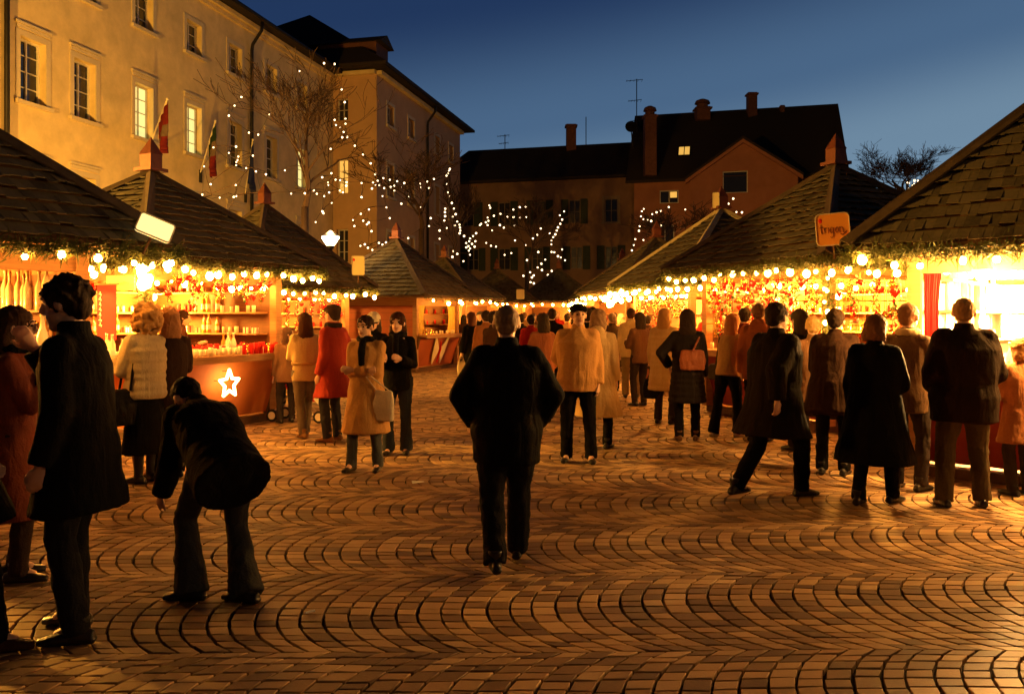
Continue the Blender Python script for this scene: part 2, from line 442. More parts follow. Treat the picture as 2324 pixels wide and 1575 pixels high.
# cornice and eaves
cb = MB()
def along(mb, O, U, N, u0, u1, z, h, p0, p1):     # a moulding strip proud of the wall from p0 to p1
    Rr = Matrix((( U.x, -N.x, 0, O.x), (U.y, -N.y, 0, O.y), (0, 0, 1, 0), (0, 0, 0, 1)))
    mb.box(((u0 + u1) / 2, -(p0 + p1) / 2, z), (u1 - u0, abs(p1 - p0), h), Rr)
along(cb, O1, U1, N1, 0, L1, EZ - 0.30, 0.16, 0.0, 0.12)
along(cb, O1, U1, N1, 0, L1, EZ - 0.12, 0.18, 0.0, 0.28)
cb.build('cornice', M_plaster, hall)
# wing
Wv = -N1                                         # leftwards across the block
C0 = Vector((-7.16, 44.3, 0)); WL = 15.2; WW = 14.4; WZ = 14.6
U2 = -Wv                                         # wing end wall runs right towards the camera side
wo = C0 + Wv * 2.5
wops = []
def wing_t(xv):
    for i in range(2000):
        t = i * 0.002; p = wo + U2 * t
        if p.x / p.y >= ray(xv): return t
    return 2.5
ta, tb = wing_t(760), wing_t(784)
for r in (rowA, rowB, rowC): wops.append((ta + 0.1, tb + 0.15, r[0] + 0.2, r[1] + 0.15, r))
mb = MB(); wall_with_openings(mb, wo, U2, 0, WZ, 2.5, [o[:4] for o in wops], -U1)
sops = []
for t in (1.5, 4.8, 9.6, 12.6):
    for r in (rowA, rowB, rowC): sops.append((t, t + 0.95, r[0] + 0.2, r[1] + 0.1, r))
wall_with_openings(mb, C0, U1, 0, WZ, WL, [o[:4] for o in sops], N1)
b2 = C0 + U1 * WL
mb.add([b2, b2 + Wv * WW, b2 + Wv * WW + Vector((0, 0, WZ)), b2 + Vector((0, 0, WZ))], [(0, 1, 2, 3)])
mb.build('wing_wall', mat('ochre_rose_plaster', (0.52, 0.33, 0.18), 0.9, var=0.1, scale=1.3, bump=0.35, bscale=30), hall)
for o in wops: window(hall, wo, U2, -U1, o, M_lit2 if o[4] is rowB else M_glass, bars=(1, 1) if o[4] is rowA else (1, 2), surround=False)
for o in sops: window(hall, C0, U1, N1, o, M_glass, bars=(1, 2), surround=True, lintel=False)
cb = MB()
along(cb, C0, U1, N1, 0, WL, WZ - 0.12, 0.2, 0.0, 0.3)
along(cb, wo, U2, -U1, 0, 2.5, WZ - 0.12, 0.2, 0.0, 0.3)
cb.build('cornice', M_plaster, hall)
def hip_roof(mb, O, U, V_, L, Wd, z, rise, hip0, hip1, ov=0.75, th=0.16):
    O = Vector(O); a = O - U * ov - V_ * ov + Vector((0, 0, z)); b = O + U * (L + ov) - V_ * ov + Vector((0, 0, z))
    c = O + U * (L + ov) + V_ * (Wd + ov) + Vector((0, 0, z)); d = O - U * ov + V_ * (Wd + ov) + Vector((0, 0, z))
    r0 = O + U * hip0 + V_ * Wd / 2 + Vector((0, 0, z + rise)); r1 = O + U * (L - hip1) + V_ * Wd / 2 + Vector((0, 0, z + rise))
    dn = Vector((0, 0, -th))
    vs = [a, b, c, d, r0, r1, a + dn, b + dn, c + dn, d + dn]
    mb.add(vs, [(0, 1, 5, 4), (1, 2, 5), (2, 3, 4, 5), (3, 0, 4), (0, 6, 7, 1), (1, 7, 8, 2), (2, 8, 9, 3), (3, 9, 6, 0), (9, 8, 7, 6)])
rb = MB()
hip_roof(rb, O1, U1, Wv, L1 + 6, 12, EZ + 0.17, 4.35, -4, 0, ov=0.7)
hip_roof(rb, C0, U1, Wv, WL, WW, WZ + 0.22, 5.6, 6.6, 4.2, ov=0.85)
rb.build('roof', M_tiles, hall)
# dormer on the wing roof
dm = MB(); Rr = Matrix(((U1.x, Wv.x, 0, 0), (U1.y, Wv.y, 0, 0), (0, 0, 1, 0), (0, 0, 0, 1)))
Md = Matrix.Translation(C0 + Vector((0, 0, WZ))) @ Rr
dm.box((2.0, 2.2, 1.25), (1.7, 3.4, 1.5), Md)
dz = dm.build('dormer', M_chim, hall)
d2 = MB()
d2.add([(0.95, 0.2, 1.95), (3.05, 0.2, 1.95), (3.05, 4.6, 1.95), (0.95, 4.6, 1.95), (2.0, 0.2, 2.5), (2.0, 4.6, 2.5)],
       [(0, 1, 4), (1, 2, 5, 4), (2, 3, 5), (3, 0, 4, 5), (3, 2, 1, 0)], 0, Md)
d2.build('dormer_roof', M_tiles, dz)
# rainwater pipes
def drain(xv, O, U, N, u, ztop):
    m = MB(); base = Vector((O[0], O[1], 0)) + U * u
    p = lambda d, z: base + N * d + Vector((0, 0, z))
    m.tube([p(0.62, ztop), p(0.6, ztop - 0.35), p(0.16, ztop - 0.95), p(0.12, ztop - 1.2), p(0.12, 0.0)], 0.075, 8)
    m.build('drainpipe', M_black, hall, smooth=True)
drain(565, O1, U1, N1, fac_u(566), EZ - 0.0)
drain(968, C0, U1, N1, 7.9, WZ)
drain(0, O1, U1, N1, fac_u(8), 12.2)
gb = MB()
for (O, U, N, L, z) in ((O1, U1, N1, L1 - 0.8, EZ + 0.06), (C0, U1, N1, WL, WZ + 0.1)):
    a = Vector((O[0], O[1], z)) + N * 0.76; gb.tube([a - U * 0.6, a + U * L], 0.085, 8)
gb.build('gutter', M_black, hall)

# middle house
def house_frame(Aw, Bw):
    U = Vector((Bw[0] - Aw[0], Bw[1] - Aw[1], 0)); L = U.length; U.normalize(); N = Vector((U.y, -U.x, 0)); return U, L, N
Am, Bm = (-5.9, 63.3), (8.75, 59.45)
Um, Lm, Nm = house_frame(Am, Bm)
def u_on(xv, A, U):       # where the sight line meets the wall
    r = ray(xv); return (r * A[1] - A[0]) / (U.x - r * U.y)
mid = empty('grey_house', (0, 0, 0)); tag(mid, 'low grey house closing the square, with dark shutters and a long dark roof', 'building')
M_dimf = mat('grey_window_frame', (0.20, 0.15, 0.11), 0.7)
mops = []
for (a, b, r) in [(1044, 1075, 0), (1131, 1158, 0), (1212, 1238, 0), (1291, 1317, 0), (1372, 1402, 0),
                  (1062, 1086, 1), (1131, 1158, 1), (1207, 1232, 1), (1295, 1322, 1), (1373, 1401, 1)]:
    ua, ub = u_on(a, Am, Um), u_on(b, Am, Um)
    za, zb = ((8.3, 10.0), (5.0, 6.6))[r]
    mops.append((ua, ub, za, zb, r, (r == 0 and a == 1372)))
mb = MB(); wall_with_openings(mb, Am, Um, 0, 11.55, Lm, [o[:4] for o in mops], Nm, 0.2)
mb.build('wall', M_grey, mid)
for o in mops:
    f = window(mid, Am, Um, Nm, o, M_glass, bars=(1, 1), surround=o[5] , depth=0.16, lintel=False, fm_=M_dimf, sr=M_dimf)
    if not o[5]:
        wd = (o[1] - o[0]) * 0.62
        for sx in (-1, 1):
            sh = MB()
            u = (o[0] + o[1]) / 2 + sx * ((o[1] - o[0]) / 2 + wd / 2 + 0.03)
            along(sh, Vector((*Am, 0)), Um, Nm, u - wd / 2, u + wd / 2, (o[2] + o[3]) / 2, o[3] - o[2] + 0.1, 0.01, 0.06)
            sh.build('shutter', M_shut, f)
mr = MB(); Vm = -Nm
hip_roof(mr, Vector((*Am, 0)), Um, Vm, Lm + 1.5, 8.5, 11.62, 3.2, 1.4, -4, ov=0.5)
mr.build('roof', M_tiles, mid)
def chimney(parent, xv, y0, y1, wpx, Y, cap=True, kind=0, m=None):
    c = at(xv, y1, Y); t = at(xv, y0, Y); wd = wpx * Y / FOC
    b = MB(); b.box(((c.x + t.x) / 2, Y, (c.z + t.z) / 2), (wd, wd, t.z - c.z))
    b.box((c.x, Y, t.z - 0.12), (wd * 1.25, wd * 1.25, 0.12))
    if kind == 1:
        b.tube([(c.x, Y, t.z), (c.x, Y, t.z + 0.25)], wd * 0.42, 10); b.tube([(c.x, Y, t.z + 0.28), (c.x, Y, t.z + 0.5), (c.x, Y, t.z + 0.62)], [wd * .6, wd * .5, wd * .2], 10)
    return b.build('chimney', m or M_chim, parent)
chimney(mid, 1296, 284, 352, 22, 64.5)
def antenna(parent, xv, y0, y1, Y, n=2, wpx=40):
    c = at(xv, y1, Y); t = at(xv, y0, Y); b = MB(); b.tube([c, t], 0.035, 5)
    for k in range(n):
        z = t.z - 0.15 - k * (t.z - c.z) * 0.38; L = wpx * Y / FOC / 2 * (1 - 0.2 * k)
        b.tube([(c.x - L, Y, z), (c.x + L * 0.6, Y, z + 0.12)], 0.022, 4)
        for q in range(5):
            x = c.x - L + q * L * 0.38; b.tube([(x, Y - 0.25, z + 0.02), (x, Y + 0.25, z + 0.02)], 0.014, 4)
    b.build('antenna', M_black, parent)
antenna(mid, 1146, 306, 350, 66, 2, 34); antenna(mid, 1330, 266, 330, 64, 0)

# right house with the rose gable
rh = empty('gabled_house', (0, 0, 0)); tag(rh, 'tall house with a steep dark roof, chimneys and a rose gable behind the right stalls', 'building')
Ar, Br = (8.55, 58.6), (21.6, 55.2)
Ur, Lr, Nr = house_frame(Ar, Br); Vr = -Nr
rops = [(u_on(1497, Ar, Ur), u_on(1540, Ar, Ur), 9.4, 10.3), (u_on(1488, Ar, Ur), u_on(1530, Ar, Ur), 6.2, 7.9)]
mb = MB(); wall_with_openings(mb, Ar, Ur, 0, 11.2, Lr, rops, Nr, 0.2)
Pb = Vector((*Br, 0)); q = Pb + Vr * 11
mb.add([Pb, q, q + Vector((0, 0, 11.2)), (Pb + q) / 2 + Vector((0, 0, 16.6)), Pb + Vector((0, 0, 11.2))], [(0, 1, 2, 3, 4)])
Pa = Vector((*Ar, 0)); q = Pa + Vr * 11
mb.add([Pa, q, q + Vector((0, 0, 11.2)), (Pa + q) / 2 + Vector((0, 0, 16.6)), Pa + Vector((0, 0, 11.2))], [(4, 3, 2, 1, 0)])
mb.build('wall', M_rose, rh)
for i, o in enumerate(rops): window(rh, Ar, Ur, Nr, o, M_glass, bars=(1, 0), surround=False, depth=0.16)
l = MB(); along(l, Vector((*Ar, 0)), Ur, Nr, rops[0][0] + 1.0 * (rops[0][1] - rops[0][0]) * 0.55, rops[0][1] - 0.12, 10.0, 0.4, -0.145, -0.13)
l.build('lit_pane', M_lit2, rh)
def gable_roof(mb, A, U, V_, L, Wd, z, rise, ov=0.5, th=0.2, dr=0.35):
    A = Vector((A[0], A[1], 0))
    P = lambda u, v, h: A + U * u + V_ * v + Vector((0, 0, h))
    for (v0, v1) in ((-ov, Wd / 2), (Wd + ov, Wd / 2)):
        a, b, c, d = P(-ov, v0, z - dr), P(L + ov, v0, z - dr), P(L + ov, v1, z + rise), P(-ov, v1, z + rise)
        dn = Vector((0, 0, -th)); mb.hexa([a + dn, b + dn, c + dn, d + dn, a, b, c, d])
mr = MB(); gable_roof(mr, Ar, Ur, Vr, Lr, 11, 11.35, 5.55, ov=0.55)
mr.build('roof', M_tiles, rh)
# projecting rose gable
gA, gB = (11.95, 56.2), (18.6, 54.45)
Ug, Lg, Ng = house_frame(gA, gB)
gop = [(u_on(1640, gA, Ug), u_on(1697, gA, Ug), 9.75, 11.2)]
mb = MB(); zt = 10.9
wall_with_openings(mb, gA, Ug, 0, zt, Lg, [(gop[0][0], gop[0][1], 9.75, zt)], Ng, 0.2)
Ag = Vector((*gA, 0)); pk = 13.25
P = lambda u, z: Ag + Ug * u + Vector((0, 0, z))
a, b = gop[0][0], gop[0][1]; zz_ = 11.2
sl = (pk - zt) / (Lg / 2)
mb.add([P(0, zt), P(a, zt), P(a, zz_), P(b, zz_), P(b, zt), P(Lg, zt), P(Lg / 2, pk)], [(0, 1, 2, 6), (2, 3, 6), (3, 4, 5, 6)])
for v in (0, Lg):
    mb.add([P(v, 0), P(v, 0) - Ng * 3.5, P(v, zt) - Ng * 3.5, P(v, zt)], [(0, 1, 2, 3)])
mb.build('gable_wall', M_rose, rh)
window(rh, gA, Ug, Ng, (a, b, 9.75, 11.2), M_glass, bars=(0, 0), surround=False, depth=0.18)
gr = MB()
for (u0, u1) in ((-0.35, Lg / 2), (Lg + 0.35, Lg / 2)):
    z0_ = zt - 0.35 * sl
    pts = [P(u0, z0_) + Ng * 0.25, P(u1, pk) + Ng * 0.25, P(u1, pk) - Ng * 5.5, P(u0, z0_) - Ng * 5.5]
    gr.hexa([p + Vector((0, 0, 0.02)) for p in pts] + [p + Vector((0, 0, 0.2)) for p in pts])
gr.build('gable_roof', M_tiles, rh)
tr = MB()
for (u0, u1) in ((-0.3, Lg / 2), (Lg + 0.3, Lg / 2)):
    z0_ = zt - 0.3 * sl
    p = [P(u0, z0_ - 0.24) + Ng * 0.3, P(u1, pk - 0.24) + Ng * 0.3, P(u1, pk - 0.24) + Ng * 0.005, P(u0, z0_ - 0.24) + Ng * 0.005]
    tr.hexa(p + [x + Vector((0, 0, 0.24)) for x in p])
tr.build('verge_board', M_rose, rh)
chimney(rh, 1594, 245, 275, 30, 62.0, kind=1); chimney(rh, 1706, 212, 275, 20, 61.5)
chimney(rh, 1775, 240, 256, 9, 61); chimney(rh, 1475, 262, 400, 26, 58.0, kind=1)
antenna(rh, 1445, 180, 300, 60, 3, 46)
b = MB(); c = at(1432, 288, 60); b.loft([(c, 0.42, 0.42, (1, 0, 0), (0, 0.2, 1)), (c + Vector((0, -0.1, 0)), 0.40, 0.40, (1, 0, 0), (0, 0.2, 1))], 16); b.tube([c, at(1436, 335, 60.5)], 0.04, 6)
b.build('satellite_dish', M_black, rh)
# skylight in the steep roof
c = at(1553, 345, 57.2); Mx = Matrix.Translation(c) @ Matrix.Rotation(math.atan2(Ur.y, Ur.x), 4, 'Z') @ Matrix.Rotation(math.atan2(5.55, 5.5), 4, 'X')
b = MB()
# place it on the roof plane
v = 0
for i in range(800):
    p = Vector(Ar + (0,)) + Vr * (i * 0.01)
    uu = 0
    r = ray(1553)
    uu = (r * p.y - p.x) / (Ur.x - r * Ur.y); pt_ = p + Ur * uu
    z = 11.35 - 0.35 + (i * 0.01 + 0.55) * (5.9) / 6.05
    if HZ - (z - EYE) * FOC / pt_.y <= 345: break
Mx = Matrix.Translation(pt_ + Vector((0, 0, z))) @ Matrix.Rotation(math.atan2(Ur.y, Ur.x), 4, 'Z') @ Matrix.Rotation(math.atan2(5.9, 6.05), 4, 'X')
b = MB(); b.box((0, 0, 0.03), (0.95, 1.15, 0.10), Mx); sk = b.build('skylight', M_black, rh)
b = MB()
for i in (-1, 1):
    b.box((i * 0.2, 0, 0.09), (0.34, 0.95, 0.02), Mx)
b.build('lit_pane', M_lit2, sk)

# dark roof far right behind the stalls
fr = empty('far_house', (0, 0, 0)); tag(fr, 'low house with a dark red roof glimpsed between the right stall roofs', 'building')
b = MB(); c = at(2060, 520, 60); b.box((c.x + 2, 62, 3.5), (12, 8, 7)); b.build('wall', M_rose, fr)
b = MB(); gable_roof(b, (c.x - 4, 58), Vector((1, 0, 0)), Vector((0, 1, 0)), 12, 8, 7.2, 2.6); b.build('roof', mat('red_tiles', (0.10, 0.02, 0.015), 0.9), fr)

# flags on the facade
def flag(xb, yb, xt, yt, cols_, label, drop):
    # pole foot on the facade, rising outwards
    Yb = -X0 / (K - ray(xb)); foot = at(xb, yb, Yb)
    tip = at(xt, yt, Yb - 1.5)
    t = empty('flag', foot); tag(t, label, 'flag', 'flags on the left facade')
    m = MB(); m.tube([(0, 0, 0), tip - foot], 0.03, 6); m.ell(tip - foot, 0.05); m.build('pole', M_cream, t)
    m = MB(); m.box((0, 0, -0.1), (0.14, 0.14, 0.5)); m.build('bracket', M_black, t)
    vs = []; fs = []; ml = []
    d = (tip - foot); n1, n2 = 16, 14
    for i in range(n1 + 1):
        a = i / n1; top = d * (1.0 - 0.42 * a)
        for j in range(n2 + 1):
            bq = j / n2
            fold = 0.10 * math.sin(a * 16 + bq * 2.5) * (0.3 + bq)
            x = top.x * (1 - bq * 0.02) + (0.30 * a - 0.10) * bq + fold * 0.8
            y = top.y + fold
            z = top.z - bq * drop * (1 - 0.25 * a) - 0.05
            vs.append((x, y, z))
    for i in range(n1):
        for j in range(n2):
            fs.append((i * (n2 + 1) + j, (i + 1) * (n2 + 1) + j, (i + 1) * (n2 + 1) + j + 1, i * (n2 + 1) + j + 1)); ml.append(min(len(cols_) - 1, int(j / n2 * len(cols_))))
    me = bpy.data.meshes.new('flag_cloth'); me.from_pydata(vs, [], fs); [me.materials.append(c) for c in cols_]
    me.polygons.foreach_set('material_index', ml); me.polygons.foreach_set('use_smooth', [True] * len(fs))
    o = bpy.data.objects.new('flag_cloth', me); S.collection.objects.link(o); o.parent = t
    so = o.modifiers.new('thick', 'SOLIDIFY'); so.thickness = 0.01
M_fred = mat('flag_red', (0.13, 0.006, 0.006), 0.8); M_fgreen = mat('flag_green', (0.008, 0.025, 0.008), 0.8); M_fblue = mat('flag_blue', (0.01, 0.015, 0.08), 0.8); M_fwhite = mat('flag_white', (0.13, 0.09, 0.06), 0.8)
flag(336, 342, 380, 226, [M_fred, M_fred, M_fwhite, M_fred], 'red flag with a pale middle, the nearest of the three, hanging over a stall roof', 1.5)
flag(454, 395, 489, 276, [M_fgreen, M_fwhite, M_fred], 'green, white and red flag hanging below the second lit window', 1.7)
flag(556, 442, 574, 318, [M_fblue], 'dark blue flag hanging beside the drainpipe', 1.7)
# ------------------------------------------------------------------ market stalls
LK = 6.0
M_bright = mat('white_glazed_goods', (0.82, 0.80, 0.72), 0.3, var=0.1, scale=6)
def lamp(name, loc, energy, col=WARM, rad=0.12):
    l = bpy.data.lights.new(name, 'POINT'); l.energy = energy * LK; l.color = col; l.shadow_soft_size = rad
    o = bpy.data.objects.new(name, l); S.collection.objects.link(o); o.location = loc
    return o
def shingle_roof(t, e, ez, az, seed, ridge=None):
    rs = random.Random(seed)
    h = az - ez; sl = math.hypot(e, h)
    u = MB(); 
    q = 0.02
    vs = [(-e, -e, ez), (e, -e, ez), (e, e, ez), (-e, e, ez), (0, 0, az - q), (-e, -e, ez - 0.05), (e, -e, ez - 0.05), (e, e, ez - 0.05), (-e, e, ez - 0.05)]
    u.add(vs, [(0, 1, 4), (1, 2, 4), (2, 3, 4), (3, 0, 4), (0, 5, 6, 1), (1, 6, 7, 2), (2, 7, 8, 3), (3, 8, 5, 0), (8, 7, 6, 5)])
    u.build('roof_boarding', M_dwood, t)
    m = MB(); tone = []
    crs = 0.178; n = int(sl / crs)
    for k in range(4):
        Rm = Matrix.Rotation(k * math.pi / 2, 4, 'Z')
        for c in range(n + 1):
            s0 = c * crs - 0.03; s1 = min(s0 + crs * 1.15, sl - 0.01)
            if s1 <= s0: continue
            hw0 = e * (1 - max(s0, 0) / sl) + (0.03 if c == 0 else 0.0); hw1 = e * (1 - s1 / sl)
            x = -hw0
            ct = rs.uniform(-0.06, 0.06)
            while x < hw0 - 0.01:
                wd = rs.uniform(0.06, 0.14); x2 = min(x + wd, hw0)
                lift = 0.058 + rs.uniform(0, 0.012); dr = rs.gauss(0, 0.012)
                # local slope frame: face +x side
                def pt(s, y, l):
                    y = max(-e * (1 - s / sl), min(e * (1 - s / sl), y)) if s > 0 else y
                    a = s / sl
                    return Vector((e * (1 - a), y, ez + h * a)) + Vector((h / sl, 0, e / sl)) * l
                g = 0.0012
                p = [pt(s0 + dr, x + g, lift - .014), pt(s0 + dr, x2 - g, lift - .014), pt(s1, x2 - g, 0.002), pt(s1, x + g, 0.002),
                     pt(s0 + dr, x + g, lift), pt(s0 + dr, x2 - g, lift), pt(s1, x2 - g, 0.012), pt(s1, x + g, 0.012)]
                m.hexa(p, 0, Rm); tv = min(1, max(0, 0.45 + ct + rs.gauss(0, 0.19))); tone += [tv] * 8
                x = x2
    r = m.build('roof', M_shing, t); set_tone(r, tone)
    rc = MB()
    for k in range(4):
        a = math.pi / 4 + k * math.pi / 2; d = Vector((math.cos(a), math.sin(a), 0)) * e * math.sqrt(2)
        p0 = d * 1.02 + Vector((0, 0, ez + 0.04)); p1 = Vector((0, 0, az + 0.06))
        ax = (p1 - p0).normalized(); sd = ax.cross(Vector((0, 0, 1))).normalized(); up = sd.cross(ax)
        for s_ in (-1, 1):
            a0, a1, lw = p0, p1, 0.11
            q0 = [a0 + up * 0.05, a0 + sd * s_ * lw - up * 0.02, a1 + sd * s_ * lw * 0.6 - up * 0.02, a1 + up * 0.05]
            rc.hexa([x - up * 0.02 for x in q0] + q0)
    rc.build('ridge_cap', ridge or mat('weathered_ridge_board', (0.075, 0.05, 0.032), 0.8, var=0.3), t)
    f = MB(); f.box((0, 0, az + 0.08), (0.34, 0.34, 0.05)); f.box((0, 0, az + 0.2), (0.22, 0.22, 0.22))
    f.add([(-.12, -.12, az + .31), (.12, -.12, az + .31), (.12, .12, az + .31), (-.12, .12, az + .31), (0, 0, az + .58)], [(0, 1, 4), (1, 2, 4), (2, 3, 4), (3, 0, 4), (3, 2, 1, 0)])
    f.build('finial', M_copper, t)

def fir_garland(parent_pts, name, label, seed, group='fir garlands under the stall eaves', dens=200, cat='garland', ribbon=False):
    rs = random.Random(seed); m = MB()
    for a, b in zip(parent_pts[:-1], parent_pts[1:]):
        L = (b - a).length; n = int(L * dens)
        m.tube([a, (a + b) / 2 - Vector((0, 0, 0.02)), b], 0.012, 5)
        for i in range(n):
            f = rs.random(); c = a.lerp(b, f) + Vector((rs.gauss(0, .038), rs.gauss(0, .038), rs.gauss(0, .038) - 0.03 * math.sin(f * math.pi)))
            d = Vector((rs.gauss(0, 1), rs.gauss(0, 1), rs.gauss(0, 1))).normalized(); L2 = rs.uniform(.05, .15)
            s = d.cross(Vector((rs.random(), rs.random(), rs.random() + .1))).normalized() * rs.uniform(.004, .009)
            e = c + d * L2
            m.add([c - s, c + s, e + s * .3, e - s * .3], [(0, 1, 2, 3)])
    o = m.build(name, M_fir); tag(o, label, cat, group); return o

bulb_me = None
def bulb_string(pts, label, seed, n, r=0.045, zoff=-0.05, jit=0.045, group='light strings under the stall eaves', mt=None):
    rs = random.Random(seed)
    t = empty('light_string', pts[0]); tag(t, label, 'string lights', group)
    P0 = pts[0]
    seg = [(b - a).length for a, b in zip(pts[:-1], pts[1:])]; T = sum(seg)
    def along_(d):
        for a, b, L in zip(pts[:-1], pts[1:], seg):
            if d <= L: return a.lerp(b, d / L)
            d -= L
        return pts[-1]
    wm = MB(); pl = []; N = n * 4
    for i in range(N + 1):
        pl.append(along_(T * i / N) - P0 + Vector((0, 0, 0.02 - 0.03 * math.sin(math.pi * (i % 4) / 4))))
    wm.tube(pl, 0.006, 4, cap=False); wm.build('cable', M_cable, t)
    me = None
    for i in range(n):
        p = along_(T * (i + 0.5) / n) - P0 + Vector((rs.uniform(-jit, jit), rs.uniform(-jit, jit), zoff + rs.uniform(-jit, jit)))
        if me is None:
            b = MB(); b.ell((0, 0, 0), (r, r, r * 1.1), 12, 8); 
            o = b.build('bulb', mt or M_bulb, t, smooth=True); me = o.data
            sc_ = MB(); sc_.tube([(0, 0, r), (0, 0, r + 0.03)], r * 0.45, 6); sme = sc_.build('socket', M_cable, o); sm = sme.data
        else:
            o = bpy.data.objects.new('bulb', me); S.collection.objects.link(o); o.parent = t
            q = bpy.data.objects.new('socket', sm); S.collection.objects.link(q); q.parent = o
        o.location = p; q_ = rs.uniform(.6, 1.15); o.scale = (q_, q_, q_ * rs.uniform(.9, 1.2))
    return t

def stall(center, rot, e, b, ez, az, faces, label, seed, inner=60, lcol=WARM, counter_h=1.05, shelf_z=(1.35, 1.68, 2.0), name='market_stall', lampz=None, garl=True, bulbs=(7, 7), wallm=None, panelm=None, bulb_r=0.045, detail=True, loff=(.6, .6), lining=None, ridge=None):
    t = empty(name, (center[0], center[1], 0), R(rot)); tag(t, label, 'market stall', 'wooden market stalls with pyramid roofs')
    shingle_roof(t, e, ez, az, seed, ridge)
    fb = MB(); fb.box((0, 0, 0.05), (2 * b - 0.1, 2 * b - 0.1, 0.10)); fb.build('floor_platform', M_dwood, t)
    for sx in (-1, 1):
        for sy in (-1, 1):
            p = MB(); p.box((sx * (b - 0.06), sy * (b - 0.06), 0.1 + (ez - 0.16) / 2), (0.13, 0.13, ez - 0.16))
            p.build('post', M_wood, t)
    hd = MB(); bi = b - 0.125
    for k in range(4):
        Rm = Matrix.Rotation(k * math.pi / 2, 4, 'Z')
        hd.box((b - 0.06, 0, ez - 0.16), (0.07, 2 * bi, 0.22), Rm)
    hd.build('header_beam', M_wood, t)
    sf = MB()
    for k in range(4):                              # soffit boards between the header and the eave
        Rm = Matrix.Rotation(k * math.pi / 2, 4, 'Z')
        sf.add([(e - 0.02, -e + 0.02, ez - 0.055), (e - 0.02, e - 0.02, ez - 0.055), (b, b, ez - 0.055), (b, -b, ez - 0.055)], [(0, 1, 2, 3)], 0, Rm)
    sf.build('soffit', M_wood, t)
    for k in range(4):
        Rm = Matrix.Rotation(k * math.pi / 2, 4, 'Z'); kind = faces[k]
        if kind == 'open':
            p = MB(); y = b - 0.13
            # tapered panel: foot set back, top leaning outwards
            p.hexa([(b - 0.26, -y, 0.13), (b - 0.20, -y, 0.13), (b - 0.20, y, 0.13), (b - 0.26, y, 0.13),
                    (b + 0.02, -y - 0.06, counter_h - 0.03), (b + 0.08, -y - 0.06, counter_h - 0.03), (b + 0.08, y + 0.06, counter_h - 0.03), (b + 0.02, y + 0.06, counter_h - 0.03)], 0, Rm)
            o = p.build('counter_panel', panelm or M_red, t)
            st = MB()
            for s_ in (-1, 1):
                yy = s_ * (y + 0.035)
                st.hexa([(b - 0.27, yy - 0.03, 0.10), (b - 0.17, yy - 0.03, 0.10), (b - 0.17, yy + 0.03, 0.10), (b - 0.27, yy + 0.03, 0.10),
                         (b + 0.05, yy + s_ * .06 - 0.03, counter_h - 0.032), (b + 0.115, yy + s_ * .06 - 0.03, counter_h - 0.032), (b + 0.115, yy + s_ * .06 + 0.03, counter_h - 0.032), (b + 0.05, yy + s_ * .06 + 0.03, counter_h - 0.032)], 0, Rm)
            st.build('side_board', M_dwood, t)
            c = MB(); c.box((b + 0.0, 0, counter_h), (0.62, 2 * y + 0.16, 0.05), Rm)
            c.box((b + 0.29, 0, counter_h - 0.045), (0.04, 2 * y + 0.16, 0.06), Rm)
            c.build('counter_top', M_wood, t)
        else:
            wl = MB(); nb = 9; y = b - 0.13
            for i in range(nb):
                z0 = 0.1 + (ez - 0.38) * i / nb; hz = (ez - 0.38) / nb
                wl.box((b - 0.06 - (i % 2) * 0.002, 0, z0 + hz / 2), (0.035, 2 * y + 0.01, hz - 0.008), Rm)
            wl.build('wall', wallm or M_wood, t)
            wl = MB(); wl.box((b - 0.085, 0, ez / 2), (0.012, 2 * y + 0.01, ez - 0.4), Rm); wl.build('wall_lining', lining or M_lining, t)
            if detail:
                for z in shelf_z:
                    s_ = MB(); s_.box((b - 0.25, 0, z), (0.28, 2 * y - 0.1, 0.025), Rm); s_.build('shelf', M_wood, t)
    # ceiling boards over the room
    cm = MB(); cm.box((0, 0, ez - 0.065), (2 * b - 0.2, 2 * b - 0.2, 0.02)); cm.build('ceiling', M_wood, t)
    # hanging lamp
    if inner:
        W = Matrix.Translation((center[0], center[1], 0)) @ Matrix.Rotation(R(rot), 4, 'Z')
        lz = lampz or ez - 0.42
        g = empty('hanging_lamp', W @ Vector((loff[0], loff[1], ez - 0.075))); 
        tag(g, 'lamp hanging from the ceiling inside the ' + label.split(',')[0].replace('wooden ', ''), 'lamp', 'lamps inside the stalls')
        d = -(ez - 0.075 - lz)
        m = MB(); m.tube([(0, 0, 0), (0, 0, d + 0.12)], 0.006, 5); m.build('cord', M_cable, g)
        m = MB(); m.loft([((0, 0, d + 0.02), .15, .15), ((0, 0, d + 0.10), .05, .05), ((0, 0, d + 0.14), .02, .02)], 14); m.build('lamp_shade', M_cream, g)
        m = MB(); m.ell((0, 0, d - 0.03), 0.055); m.build('bulb', M_bulb, g)
        l = lamp('lamp_light', (0, 0, d - 0.13), inner, lcol); l.parent = g
    return t
def W_of(t): return Matrix.Translation(t.location) @ Matrix.Rotation(t.rotation_euler[2], 4, 'Z')
def dress(t, e, ez, edges, label, seed, nb, extra=True, r=0.045, dens=850):
    """garland and bulbs along a run of eave corners (corner order given)"""
    W = W_of(t); q = e + 0.02
    cs = {0: (q, -q), 1: (q, q), 2: (-q, q), 3: (-q, -q)}
    pts = [W @ Vector((*cs[c], ez - 0.07)) for c in edges]
    fir_garland(pts, 'fir_garland', 'fir garland along the eave of the ' + label, seed, dens=dens)
    bulb_string([p + Vector((0, 0, -0.06)) for p in pts], 'lit bulbs along the eave of the ' + label, seed + 1, nb, r=r)

